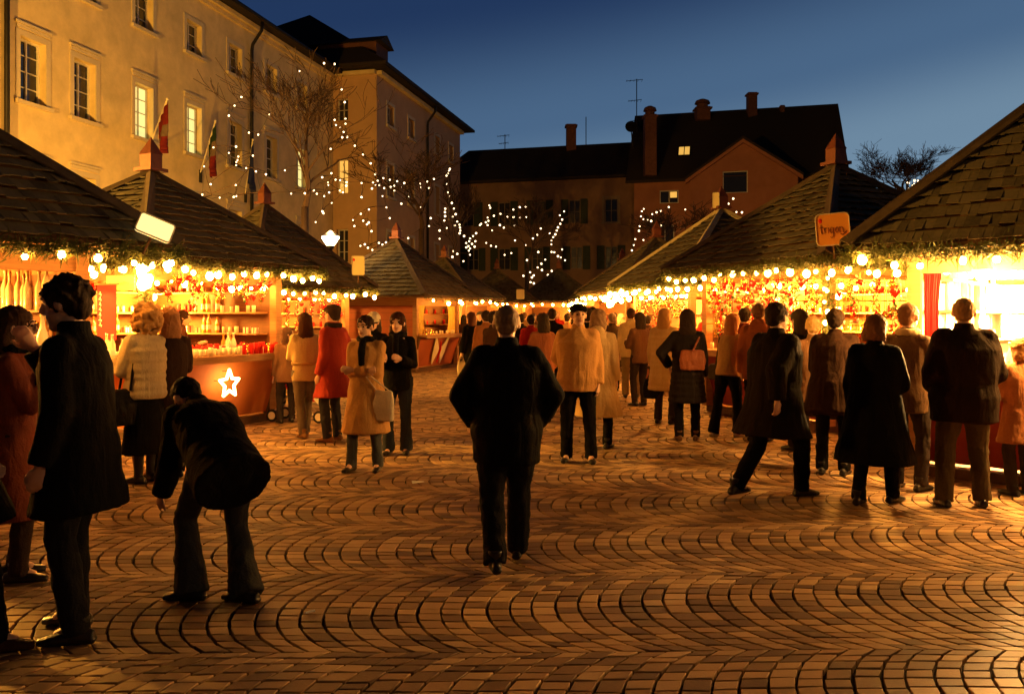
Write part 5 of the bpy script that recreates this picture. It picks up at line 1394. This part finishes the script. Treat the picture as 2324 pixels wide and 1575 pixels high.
# right of the man in the middle
person(gp(1312, 1048), 172, 1.76, 'man in a dark cap and tan jacket standing just right of centre, facing the camera', 'thick', (.50, .26, .09), .80, BLK, legw=1.1, hat='cap', hatcol=BLK, hair='short', haircol=(.1, .07, .05), arms=('down', 'back'), feet=((-.15, .04, 0), (.13, .0, 0)), bulk=1.12, faceon=True, fat=.2, head=(15, 0))
person(gp(1358, 1018), -20, 1.70, 'woman in a long pale coat behind the man in the tan jacket', 'thick', (.50, .33, .15), .42, BLK, hair='bob', haircol=(.22, .12, .06), arms=('down', 'down'), coatflare=.06, hood=True)
person(gp(1205, 900), 10, 1.64, 'person in a bright red jacket in the lane behind the man in black', 'thick', (.42, .02, .01), .80, BLK, hair='short', haircol=(.03, .02, .015), arms=('down', 'front'))
person(gp(1253, 905), -5, 1.76, 'man in a dark coat in the lane between the centre man and the tan jacket', 'coat', BLK, .66, BLK, hair='short', arms=('down', 'down'))
person(gp(1103, 915), 15, 1.72, 'person in an orange brown coat in the lane left of the centre man', 'thick', (.34, .13, .045), .60, DK, hair='short', arms=('down', 'down'))
pq = person(gp(1070, 890), 40, 1.70, 'woman in black carrying a pale bag at the fourth left stall', 'coat', BLK, .70, BLK, hair='bob', haircol=(.12, .04, .02), arms=('bag', 'front'))
handbag(pq, 0, 'pale shopping bag carried by the woman in black at the fourth left stall', (.5, .4, .25), (.22, .08, .30), 'hand', drop=.10, name='shopping_bag')
person(gp(1432, 903), -12, 1.77, 'person in a hooded cream jacket and khaki trousers seen from behind in the right lane', 'thick', (.58, .42, .20), .80, (.20, .14, .07), legw=1.1, hair='short', haircol=(.06, .03, .02), arms=('down', 'down'), hood=True)
person(gp(1390, 888), 10, 1.68, 'person in dark clothes left of the hooded cream jacket', 'coat', (.05, .03, .02), .55, BLK, hair='short', haircol=(.2, .14, .1), arms=('down', 'front'))
pz = person(gp(1508, 962), -35, 1.73, 'blonde woman in a long pale quilted coat at the third right stall', 'puffer', (.50, .33, .15), .52, DK, hair='bob', haircol=(.42, .22, .08), arms=('down', 'front'))
handbag(pz, 0, 'black round bag hanging low beside the long pale quilted coat', BLK, (.32, .16, .30), 'hand', drop=.12)
pk_ = person(gp(1560, 1000), -8, 1.70, 'woman with dark wavy hair in a long black quilted coat seen from behind', 'puffer', (.014, .010, .009), .52, BLK, hair='long', haircol=(.025, .014, .01), arms=(((.08, .14, -.40), (1, -.3, -.5)), 'down'), bulk=.98, shoecol=(.12, .05, .02))
handbag(pk_, 1, 'red brown sling bag on the back of the woman in the black quilted coat', (.24, .07, .03), (.34, .12, .26), 'shoulder', drop=.22, off=(-.10, -.18, 0))
pm = person(gp(1652, 992), -50, 1.66, 'woman with red blonde hair in a tan leather jacket leaning to the ornament stall', 'coat', (.34, .19, .08), .86, BLK, flare=.02, hair='bob', haircol=(.32, .12, .04), arms=('front', 'front'), feet=((-.18, -.10, 0), (.10, .10, 0)), lean=10, shoecol=(.6, .5, .32))
handbag(pm, 0, 'black and bronze handbag of the woman in the tan leather jacket', (.05, .035, .02), (.36, .14, .22), 'shoulder', drop=.40, off=(-.05, 0, 0))
person(gp(1722, 1002), -25, 1.80, 'man with cropped hair in a rust red jacket seen from behind at the ornament stall', 'thick', (.30, .085, .03), .78, BLK, hair='thin', haircol=(.18, .08, .04), arms=('down', 'down'), hood=True)
person(gp(1755, 1128), -62, 1.80, 'man in a long dark coat striding to the right in front of the ornament stall', 'thick', (.012, .008, .006), .55, BLK, legw=1.1, hair='short', haircol=(.03, .02, .015), arms=('swingf', 'swingb'), feet=((-.10, -.34, .04), (.10, .24, 0)), bulk=1.28, lean=3, coatflare=.03)
person(gp(1890, 1078), -30, 1.72, 'stooping man in a dark brown coat at the ornament stall', 'thick', (.028, .014, .009), .62, BLK, hair='short', haircol=(.03, .018, .012), arms=('front', 'front'), lean=16, bulk=1.2)
person((ground(1846, 1040)[0], ground(1846, 1040)[1]), -10, 1.62, 'person with light hair almost hidden behind the striding man', 'coat', (.2, .1, .05), .7, BLK, hair='short', haircol=(.42, .25, .10), arms=('front', 'front'))
person(gp(1985, 1143), -48, 1.63, 'woman with short round hair in a long black coat walking right', 'thick', BLK, .40, BLK, hair='round', haircol=(.16, .07, .03), arms=('down', 'front'), feet=((-.08, -.16, 0), (.10, .16, 0)), coatflare=.05, bulk=1.22, head=(0, 6))
person(gp(2060, 1112), -52, 1.74, 'man with a light scarf and open brown jacket holding something at the nearest right stall', 'coat', (.09, .05, .025), .74, DK, hair='short', haircol=(.20, .09, .04), arms=('front', 'front'), scarf=(.5, .38, .2))
person(gp(2188, 1150), -12, 1.79, 'broad man in a dark collared jacket and khaki trousers seen from behind at the right', 'thick', (.018, .010, .007), .72, (.07, .05, .028), legw=1.18, hair='thin', haircol=(.30, .16, .07), arms=(((.04, .18, -.40), (.4, -.6, -.6)), ((.03, .24, -.34), (.4, -.6, -.8))), feet=((-.16, -.02, 0), (.15, .03, 0)), bulk=1.27, fat=.25, head=(-14, 4))
person(gp(2318, 1125), 10, 1.42, 'child in a rust brown coat at the right edge', 'coat', (.26, .10, .04), .60, DK, hair='round', haircol=(.36, .17, .06), arms=('front', 'front'), bulk=1.1)
# vendors inside the stalls
def inside(t, lx, ly): q = W_of(t) @ V((lx, ly, 0)); return (q.x, q.y)
q = inside(L1s, .55, -.2)
person(inside(L1s, .3, -.3), -120, 1.66, 'vendor in a pale jacket and white hat inside the nearest left stall', 'coat', (.50, .42, .30), .75, DK, hat='knit', hatcol=(.7, .62, .48), hair='short', haircol=(.3, .2, .1), arms=('front', 'front'), faceon=True, scarf=(.7, .6, .45), base=.1)
person(inside(L2s, .1, .35), -80, 1.62, 'dark haired vendor stooping behind the counter of the second left stall', 'coat', (.08, .035, .02), .75, DK, hair='round', haircol=(.03, .018, .012), arms=('front', 'front'), lean=12, base=.1)
person(inside(L4s, .2, .6), -90, 1.68, 'vendor in black inside the fourth left stall', 'coat', BLK, .75, DK, hair='short', arms=('front', 'front'), base=.1)
person(inside(R1, -.45, -.35), 130, 1.62, 'vendor with blonde curls inside the nearest right stall', 'coat', (.6, .5, .35), .75, DK, hair='curly', haircol=(.5, .3, .1), arms=('front', 'front'), faceon=True, base=.1)
person(inside(R3, -.3, .2), 110, 1.66, 'vendor in a red jacket inside the third right stall', 'coat', (.4, .03, .02), .75, DK, hair='short', arms=('front', 'front'), faceon=True, base=.1)
# far crowd in the lane
rs = random.Random(77)
far = [(1288, 20.5, 'grey', 'coat', (.30, .14, .06), 'short', None), (1345, 17.5, 'rust', 'thick', (.34, .12, .05), 'bob', None), (1372, 23, 'black', 'coat', BLK, 'short', 'knit'), (1228, 22, 'brown', 'coat', (.12, .06, .03), 'bob', None),
       (1182, 19, 'black', 'coat', BLK, 'short', None), (1142, 24, 'red', 'coat', (.36, .02, .015), 'short', 'knit'), (1052, 27, 'dark', 'coat', (.04, .02, .015), 'bob', None), (1090, 21.5, 'black', 'thick', BLK, 'short', 'cap'),
       (1265, 27, 'red', 'thick', (.42, .02, .012), 'short', None), (1318, 29, 'tan', 'coat', (.4, .22, .09), 'bob', None), (1470, 18.5, 'dark', 'coat', (.06, .03, .02), 'short', None), (1410, 21, 'tan', 'coat', (.38, .2, .08), 'bob', None), (1210, 31, 'brown', 'coat', (.14, .07, .03), 'short', None), (1160, 33, 'black', 'coat', BLK, 'bob', None)]
wh = ['far down the lane', 'behind the tan jacket', 'near the fourth right stall', 'beyond the red jacket', 'just past the centre man', 'by the far stall', 'beside the fifth left stall', 'before the fifth left stall', 'before the far right stall', 'by the fifth right stall', 'at the third right stall', 'beyond the hooded cream jacket', 'at the very end of the lane', 'in front of the far stall']
for i, (xv, Y, c, tp, col, hr, ht) in enumerate(far):
    person((ray(xv) * Y, Y), rs.choice([0, 20, -25, 170, 150, -60]), rs.uniform(1.62, 1.8), 'distant person in a %s coat %s' % (c, wh[i]), tp, col, rs.choice([.8, .6, .5]), DK, hair=hr, haircol=rs.choice([(.03, .02, .015), (.2, .1, .05), (.3, .2, .12)]),
           hat=ht, hatcol=rs.choice([(.3, .05, .03), (.1, .08, .06)]), arms=('down', rs.choice(['down', 'front'])), detail=False, faceon=False)

more = [(1120, 13.6, 1.70, 'dark brown coat just left of the centre man', (.05, .025, .015), 'short'), (1232, 12.8, 1.66, 'rust coat right beside the head of the centre man', (.22, .07, .03), 'bob'),
        (1335, 13.5, 1.74, 'black coat behind the tan jacket and the pale coat', BLK, 'short'), (1452, 15.2, 1.68, 'brown coat touching the hooded cream jacket', (.12, .055, .03), 'bob'),
        (1690, 12.0, 1.74, 'dark red jacket pressed against the ornament counter', (.16, .02, .012), 'short'), (1815, 10.2, 1.70, 'black coat behind the striding man', BLK, 'bob'),
        (1395, 25, 1.7, 'grey coat deep in the right lane', (.12, .09, .06), 'short'),
        (1300, 24, 1.68, 'rust jacket deep in the middle of the lane', (.26, .09, .04), 'bob'), (1190, 26, 1.72, 'tan coat deep in the lane before the far stalls', (.30, .17, .07), 'short')]
rs = random.Random(5)
for (xv, Y, H_, lb, col, hr) in more:
    person((ray(xv) * Y, Y), rs.choice([-30, -12, 8, 25, -45]), H_, 'person in a ' + lb, rs.choice(['coat', 'thick']), col, rs.choice([.8, .62]), DK, hair=hr, haircol=rs.choice([(.03, .02, .015), (.16, .08, .04)]), arms=('front', 'down'), detail=False)
# ------------------------------------------------------------------ trees with fairy lights
C2 = lambda l: [(455.9 + .3473 * x, .3473 * y) for x, y in l]
C3 = lambda l: [(957.3 + .3473 * x, 164.1 + .3473 * y) for x, y in l]
A_b = C2([(265,627),(220,685),(183,749),(447,743),(645,460),(805,407),(873,412),(920,578),(940,661),(945,770),(874,778),(883,812),(910,828),(945,803),(932,857),(924,891),(957,889),(1006,946),(848,967),(1060,1003),(1110,1061),(230,951),(183,994),(340,1011),(245,1018),(238,1040),(232,1054),(231,1074),(296,1093),(360,1114),(425,1133),(549,1108),(64,1197),(228,1203),(28,1290),(123,1286),(215,1280),(230,1274),(397,1258),(402,1275),(590,1260),(679,1256),(758,1260),(738,1237),(793,1152),(853,1126),(832,1187),(832,1203),(880,1168),(910,1172),(952,1184),(950,1206),(838,1251),(908,1240),(928,1251),(855,1321),(794,1374),(801,1387),(750,1446),(182,1373),(82,958),(21,1082),(10,1265),(805,1275),(1050,1190),(1050,1281),(375,874),(314,861)])
B_b = C2([(1140,1131),(1192,1158),(1235,1170),(1155,1176),(1283,1179),(1125,1186),(1118,1226),(1140,1202),(1166,1204),(1198,1223),(1225,1217),(1240,1216),(1262,1208),(1315,1218),(1329,1190),(1264,1241),(1187,1277),(1213,1350),(1355,1282),(1310,1325),(1098,1363),(1045,1391),(994,1433),(1003,1471),(1061,1436),(1097,1447),(1085,1460),(1234,1420),(1115,1504),(1433,1195),(1434,1219),(1480,1182),(1523,1164),(1491,1223),(1433,1347),(1423,1390),(1502,1419),(1491,1472),(1355,1550),(1560,1500),(1560,1555),(1607,1485)]) + [(835, 560), (828, 552), (845, 565), (876, 548), (868, 553), (860, 549), (905, 562), (818, 556)]
D1 = C2([(1627,1098),(1622,1112),(1614,1128),(1605,1143),(1605,1197),(1613,1252),(1628,1277),(1640,1320),(1653,1358),(1665,1393),(1597,1358),(1595,1380),(1596,1406),(1591,1435),(1645,1411),(1675,1443),(1660,1467),(1690,1463),(1693,1482),(1695,1502),(1691,1518),(1720,1536)])
D2 = C3([(355,1045),(335,1065),(316,1080),(310,1098),(290,1110),(350,1098),(328,1115),(291,1138),(316,1146),(305,1130),(345,1133),(315,1187),(307,1160),(208,1163),(232,1180),(200,1199),(208,1221),(221,1255),(272,1229),(380,992),(388,985)])
C_b = C3([(441,865),(447,880),(513,919),(471,932),(430,945),(418,975),(435,965),(430,993),(558,940),(600,940),(641,942),(683,942),(598,892),(640,876),(678,874),(510,992),(536,1010),(605,993),(460,1028),(777,1015),(834,1045),(753,1056),(609,1093),(726,1080),(678,1125),(452,1128),(485,1134),(421,1110),(930,904),(902,930),(917,957),(905,984),(890,1007),(882,1028),(872,1052),(859,1072),(847,1092),(847,1120),(917,1153),(848,1168),(866,1170),(890,1195),(908,1205),(936,1223),(902,1251),(849,1292),(824,1318),(807,1219),(782,1244),(757,1270),(785,1285),(708,1301),(731,1320),(719,1334),(711,1365),(732,1372),(664,1323),(687,1221),(761,1168),(541,1188),(585,1176)])
E_b = C3([(1451,888),(1438,903),(1432,936),(1447,955),(1475,960),(1499,965),(1506,922),(1534,909),(1563,900),(1614,875),(1424,1000),(1419,1029),(1448,1091),(1395,1085),(1384,1123),(1373,1158),(1366,1197),(1360,1237),(1608,994),(1564,996),(1722,892),(2035,819),(2005,853),(1982,886),(2056,908),(2092,909)])
rs = random.Random(3)
F_b = [(2065 + rs.uniform(-10, 22), 405 + rs.uniform(0, 38)) for _ in range(26)] + [(2038 + i * 3.2, 462 - i * 2.6 + rs.uniform(-3, 3)) for i in range(8)]
fairy_me = None
def tree(xv, Y, topyv, width_px, bulbs, label, slabel, seed, depth=0.45, forky=None, r0=0.16, levels=5, fine=1.0, bulb_r=0.028, upright=0.5, mult=3):
    global fairy_me
    rs = random.Random(seed)
    base = V((ray(xv) * Y, Y, 0)); Hh = EYE + (HZ - topyv) * Y / FOC
    Wd = width_px / 2 * Y / FOC
    t = empty('tree', base); tag(t, label, 'tree', 'bare trees on the square')
    fz = (EYE + (HZ - forky) * Y / FOC) if forky else Hh * .35
    segs = []; nodes = []
    tk = MB(); pts = [V((0, 0, 0)), V((rs.uniform(-.05, .05), 0, fz * .5)), V((rs.uniform(-.05, .05), rs.uniform(-.05, .05), fz))]
    tk.tube(pts, [r0 * 1.15, r0, r0 * .85], 10); tk.build('trunk', M_bark, t, smooth=True)
    cr = MB(); lines = []
    def grow(p, d, L, r, lv):
        n = 5; q = p; ps = [p]
        for i in range(n):
            d = (d + V((rs.gauss(0, .11), rs.gauss(0, .11), rs.gauss(.05, .07)))).normalized()
            q = q + d * L / n
            ps.append(q); nodes.append((q, r * (1 - .15 * i), lv))
        e = r * .58
        lines.append((ps, r, e, lv))
        if lv >= levels: return
        k = rs.choice([2, 3, 3] if lv < 3 else [3, 3, 4]) if lv else mult + 3
        for j in range(k):
            a = rs.uniform(0, 2 * math.pi) if lv else 2 * math.pi * j / k + rs.uniform(-.3, .3); sp = rs.uniform(.30, .80)
            u = d.cross(V((math.cos(a), math.sin(a), .2))).normalized()
            nd = (d + u * sp + V((0, 0, .10 * upright))).normalized()
            src = ps[-1] if j == 0 else ps[rs.choice([2, 3, 4])]
            grow(src, nd, L * rs.uniform(.62, .88), e * rs.uniform(.55, .8), lv + 1)
    grow(pts[-1], V((0, 0, 1)), (Hh - fz) * .30, r0 * .8, 0)
    zs = [n_[0].z for n_ in nodes]; mx = max(zs); xs = sorted(abs(n_[0].x) for n_ in nodes); wx = xs[int(len(xs) * .985)]
    sz = (Hh - fz) / (mx - fz); sx = Wd / wx
    fit = lambda q: V((q.x * sx, q.y * sx, fz + (q.z - fz) * sz if q.z > fz else q.z))
    for ps, r, e, lv in lines:
        n = len(ps) - 1
        if any(abs(fit(q).x) > Wd * 1.06 or abs(fit(q).y) > Wd * 1.3 for q in ps): continue
        cr.tube([fit(q) for q in ps], [max((.00034 if Y < 50 else .00022) * Y, r + (e - r) * i / n) for i in range(n + 1)], 6 if lv < 2 else (4 if lv < 4 else 3), cap=lv < 2)
    nd = [fit(n_[0]) for n_ in nodes if n_[2] >= 1]
    if bulbs:
        stg = empty('fairy_lights', base); tag(stg, slabel, 'string lights', 'fairy lights in the bare trees')
        wires = MB(); placed = []
        me2 = None
        for (bx, by) in bulbs:
            dy = rs.uniform(-1, 1) * depth * Wd; p = at(bx, by, Y + dy) - base
            near = min(nd, key=lambda q: (q - p).length + max(0, q.z - p.z) * .8)
            mid_ = near.lerp(p, .5) + V((rs.uniform(-.08, .08), rs.uniform(-.08, .08), rs.uniform(0, .12)))
            if near != p: cr.tube([near, mid_, p + V((0, 0, .02))], [.014, .010, .006], 4, cap=False)
            nd.append(mid_); nd.append(p.copy())
            if fairy_me is None:
                b = MB(); b.ell((0, 0, 0), 1.0, 8, 6); o = b.build('bulb', M_fairy, stg, smooth=True); fairy_me = o.data
            else:
                o = bpy.data.objects.new('bulb', fairy_me); S.collection.objects.link(o); o.parent = stg
            sc_ = bulb_r * Y / 27 * rs.uniform(.8, 1.2); o.scale = (sc_,) * 3; o.location = p - V((0, 0, sc_ + .01)); placed.append(p)
        order = [placed[0]]; run = [placed[0]]; rest = placed[1:]
        while rest:
            q = min(rest, key=lambda z: (z - order[-1]).length); rest.remove(q)
            if (q - order[-1]).length < 1.2: run.append((q + order[-1]) / 2 - V((0, 0, .05))); run.append(q)
            else:
                if len(run) > 1: wires = MB(); wires.tube(run, .006, 3, cap=False); wires.build('cable', M_cable, stg)
                run = [q]
            order.append(q)
        if len(run) > 1: wires = MB(); wires.tube(run, .006, 3, cap=False); wires.build('cable', M_cable, stg)
    cr.build('crown', M_bark, t)
    return t
tree(690, 26.5, 128, 440, A_b, 'tallest bare tree in front of the ochre building, hung with scattered fairy lights', 'fairy lights scattered through the tallest bare tree', 5, forky=470, r0=.13, mult=4)
tree(955, 37, 300, 300, B_b, 'smaller bare tree before the wing of the ochre building', 'fairy lights in the bare tree before the ochre wing', 6, forky=520, r0=.15)
tree(1030, 43, 395, 120, D1 + D2, 'slender bare tree wound with fairy lights at the corner of the grey house', 'two upright runs of fairy lights at the corner of the grey house', 7, forky=600, r0=.09)
tree(1195, 45, 440, 250, C_b, 'bare round tree strung with lights in front of the grey house', 'fairy lights looping in the tree before the grey house', 8, forky=610, r0=.12)
tree(1500, 40, 455, 230, E_b, 'bare tree with a few fairy lights left of the rose gable', 'fairy lights beside the rose gable', 9, forky=600, r0=.1)
tree(2065, 56, 312, 195, F_b, 'bushy bare tree against the sky between the two nearest right roofs', 'dense patch of warm fairy lights low in the far right tree', 10, forky=470, r0=.28, levels=6, mult=5, bulb_r=.024, upright=.9)
rs = random.Random(8)

# ------------------------------------------------------------------ street lamps
def street_lamp(p, hz, label, energy, col, head=1):
    t = empty('street_lamp', p); tag(t, label, 'street lamp')
    m = MB(); m.tube([(0, 0, 0), (0, 0, .3), (0, 0, .35), (0, 0, hz)], [.11, .10, .06, .045], 10); m.tube([(0, 0, hz - .02), (0, 0, hz + .08)], [.09, .12], 10); m.build('pole', M_black, t, smooth=True)
    m = MB(); m.loft([((0, 0, hz + .08), .11, .11), ((0, 0, hz + .30), .26, .26), ((0, 0, hz + .34), .26, .26)], 8); m.build('lamp_glass', M_lampg, t)
    m = MB(); m.loft([((0, 0, hz + .345), .30, .30), ((0, 0, hz + .42), .18, .18), ((0, 0, hz + .52), .03, .03)], 8); m.build('lamp_cap', M_black, t)
    l = lamp('lamp_light', (0, 0, hz + .62), energy, col, .2); l.parent = t
    return t
c = at(750, 560, 24.5); street_lamp((c.x, 24.5, 0), c.z - .05, 'street lamp with a glowing lantern in front of the ochre building', 28, (1.0, .62, .25))
street_lamp((-12.6, 10.6, 0), 3.1, 'unseen street lamp added beyond the left edge to warm the ochre facade', 2300, SODIUM)  # unseen lamp, put in to give the facade its warm light
street_lamp((-8.6, 23.5, 0), 2.7, 'added lamp hidden behind the stalls, evening the light on the ochre facade', 280, SODIUM)  # added out of sight to even out the facade lighting
street_lamp((9.5, 44.0, 0), 4.2, 'street lamp behind the right stalls near the rose gable', 100, (1.0, .42, .12))

street_lamp((12.0, -3.5, 0), 5.0, 'added fill lamp behind the camera on the right, outside the picture', 110, SODIUM)  # added fill light for the foreground paving and the right roofs
# ------------------------------------------------------------------ small things
x, y = ground(683, 955)
pr = empty('stroller', (x, y, 0), R(75)); tag(pr, 'child stroller with a red and white seat parked behind the woman in the cream jacket', 'stroller')
M_alu = mat('aluminium_tube', (.6, .5, .4), .3, .9, bump=0)
m = MB()
for s_ in (-1, 1):
    m.tube([(s_ * .2, -.42, .13), (s_ * .2, .02, .55), (s_ * .22, .40, 1.02), (s_ * .20, .52, 1.0)], .012, 7); m.tube([(s_ * .2, .38, .13), (s_ * .2, .02, .50), (s_ * .2, -.28, .60)], .012, 7)
    m.tube([(s_ * .2, -.42, .13), (s_ * .2, .38, .13)], .008, 6)
m.tube([(-.2, .52, 1.0), (.2, .52, 1.0)], .016, 7); m.build('frame', M_alu, pr)
m = MB(); m.loft([((0, -.30, .34), .17, .03, (1, 0, 0), (0, .3, 1)), ((0, -.02, .34), .18, .04, (1, 0, 0), (0, .3, 1)), ((0, .16, .52), .18, .04, (1, 0, 0), (0, .8, .6)), ((0, .30, .82), .16, .03, (1, 0, 0), (0, .8, .6))], 14); m.build('seat', M_redcloth, pr, smooth=True)
m = MB(); m.loft([((0, -.44, .22), .15, .015, (1, 0, 0), (0, .3, 1)), ((0, -.30, .36), .16, .02, (1, 0, 0), (0, .3, 1))], 12); m.build('foot_rest', M_cream, pr)
for sx in (-1, 1):
    for sy, yy in ((-1, -.42), (1, .38)):
        m = MB(); m.tube([(sx * .2 - .018, yy, .095), (sx * .2 + .018, yy, .095)], .095, 18); wl = m.build('wheel', M_shoe, pr)
        m = MB(); m.tube([(sx * .2 - .024, yy, .095), (sx * .2 + .024, yy, .095)], .06, 14); m.build('hub', M_cream, wl)
x, y = ground(948, 1097)
m = MB(); m.add([(-.06, -.04, .012), (.06, -.03, .020), (.065, .04, .012), (-.05, .05, .022), (-.06, -.04, .010), (.06, -.03, .018), (.065, .04, .010), (-.05, .05, .020)], [(0, 1, 2, 3), (7, 6, 5, 4), (0, 4, 5, 1), (1, 5, 6, 2), (2, 6, 7, 3), (3, 7, 4, 0)])
tag(m.build('paper_scrap', M_paper, loc=(x, y, 0), rz=.3), 'crumpled white scrap of paper lying on the paving left of the centre man', 'litter')
x, y = ground(693, 1395)
m = MB(); m.tube([(0, 0, .012), (.045, .03, .014)], .006, 6); tag(m.build('cigarette_end', M_paper, loc=(x, y, 0)), 'small white cigarette end on the paving in the left foreground', 'litter')
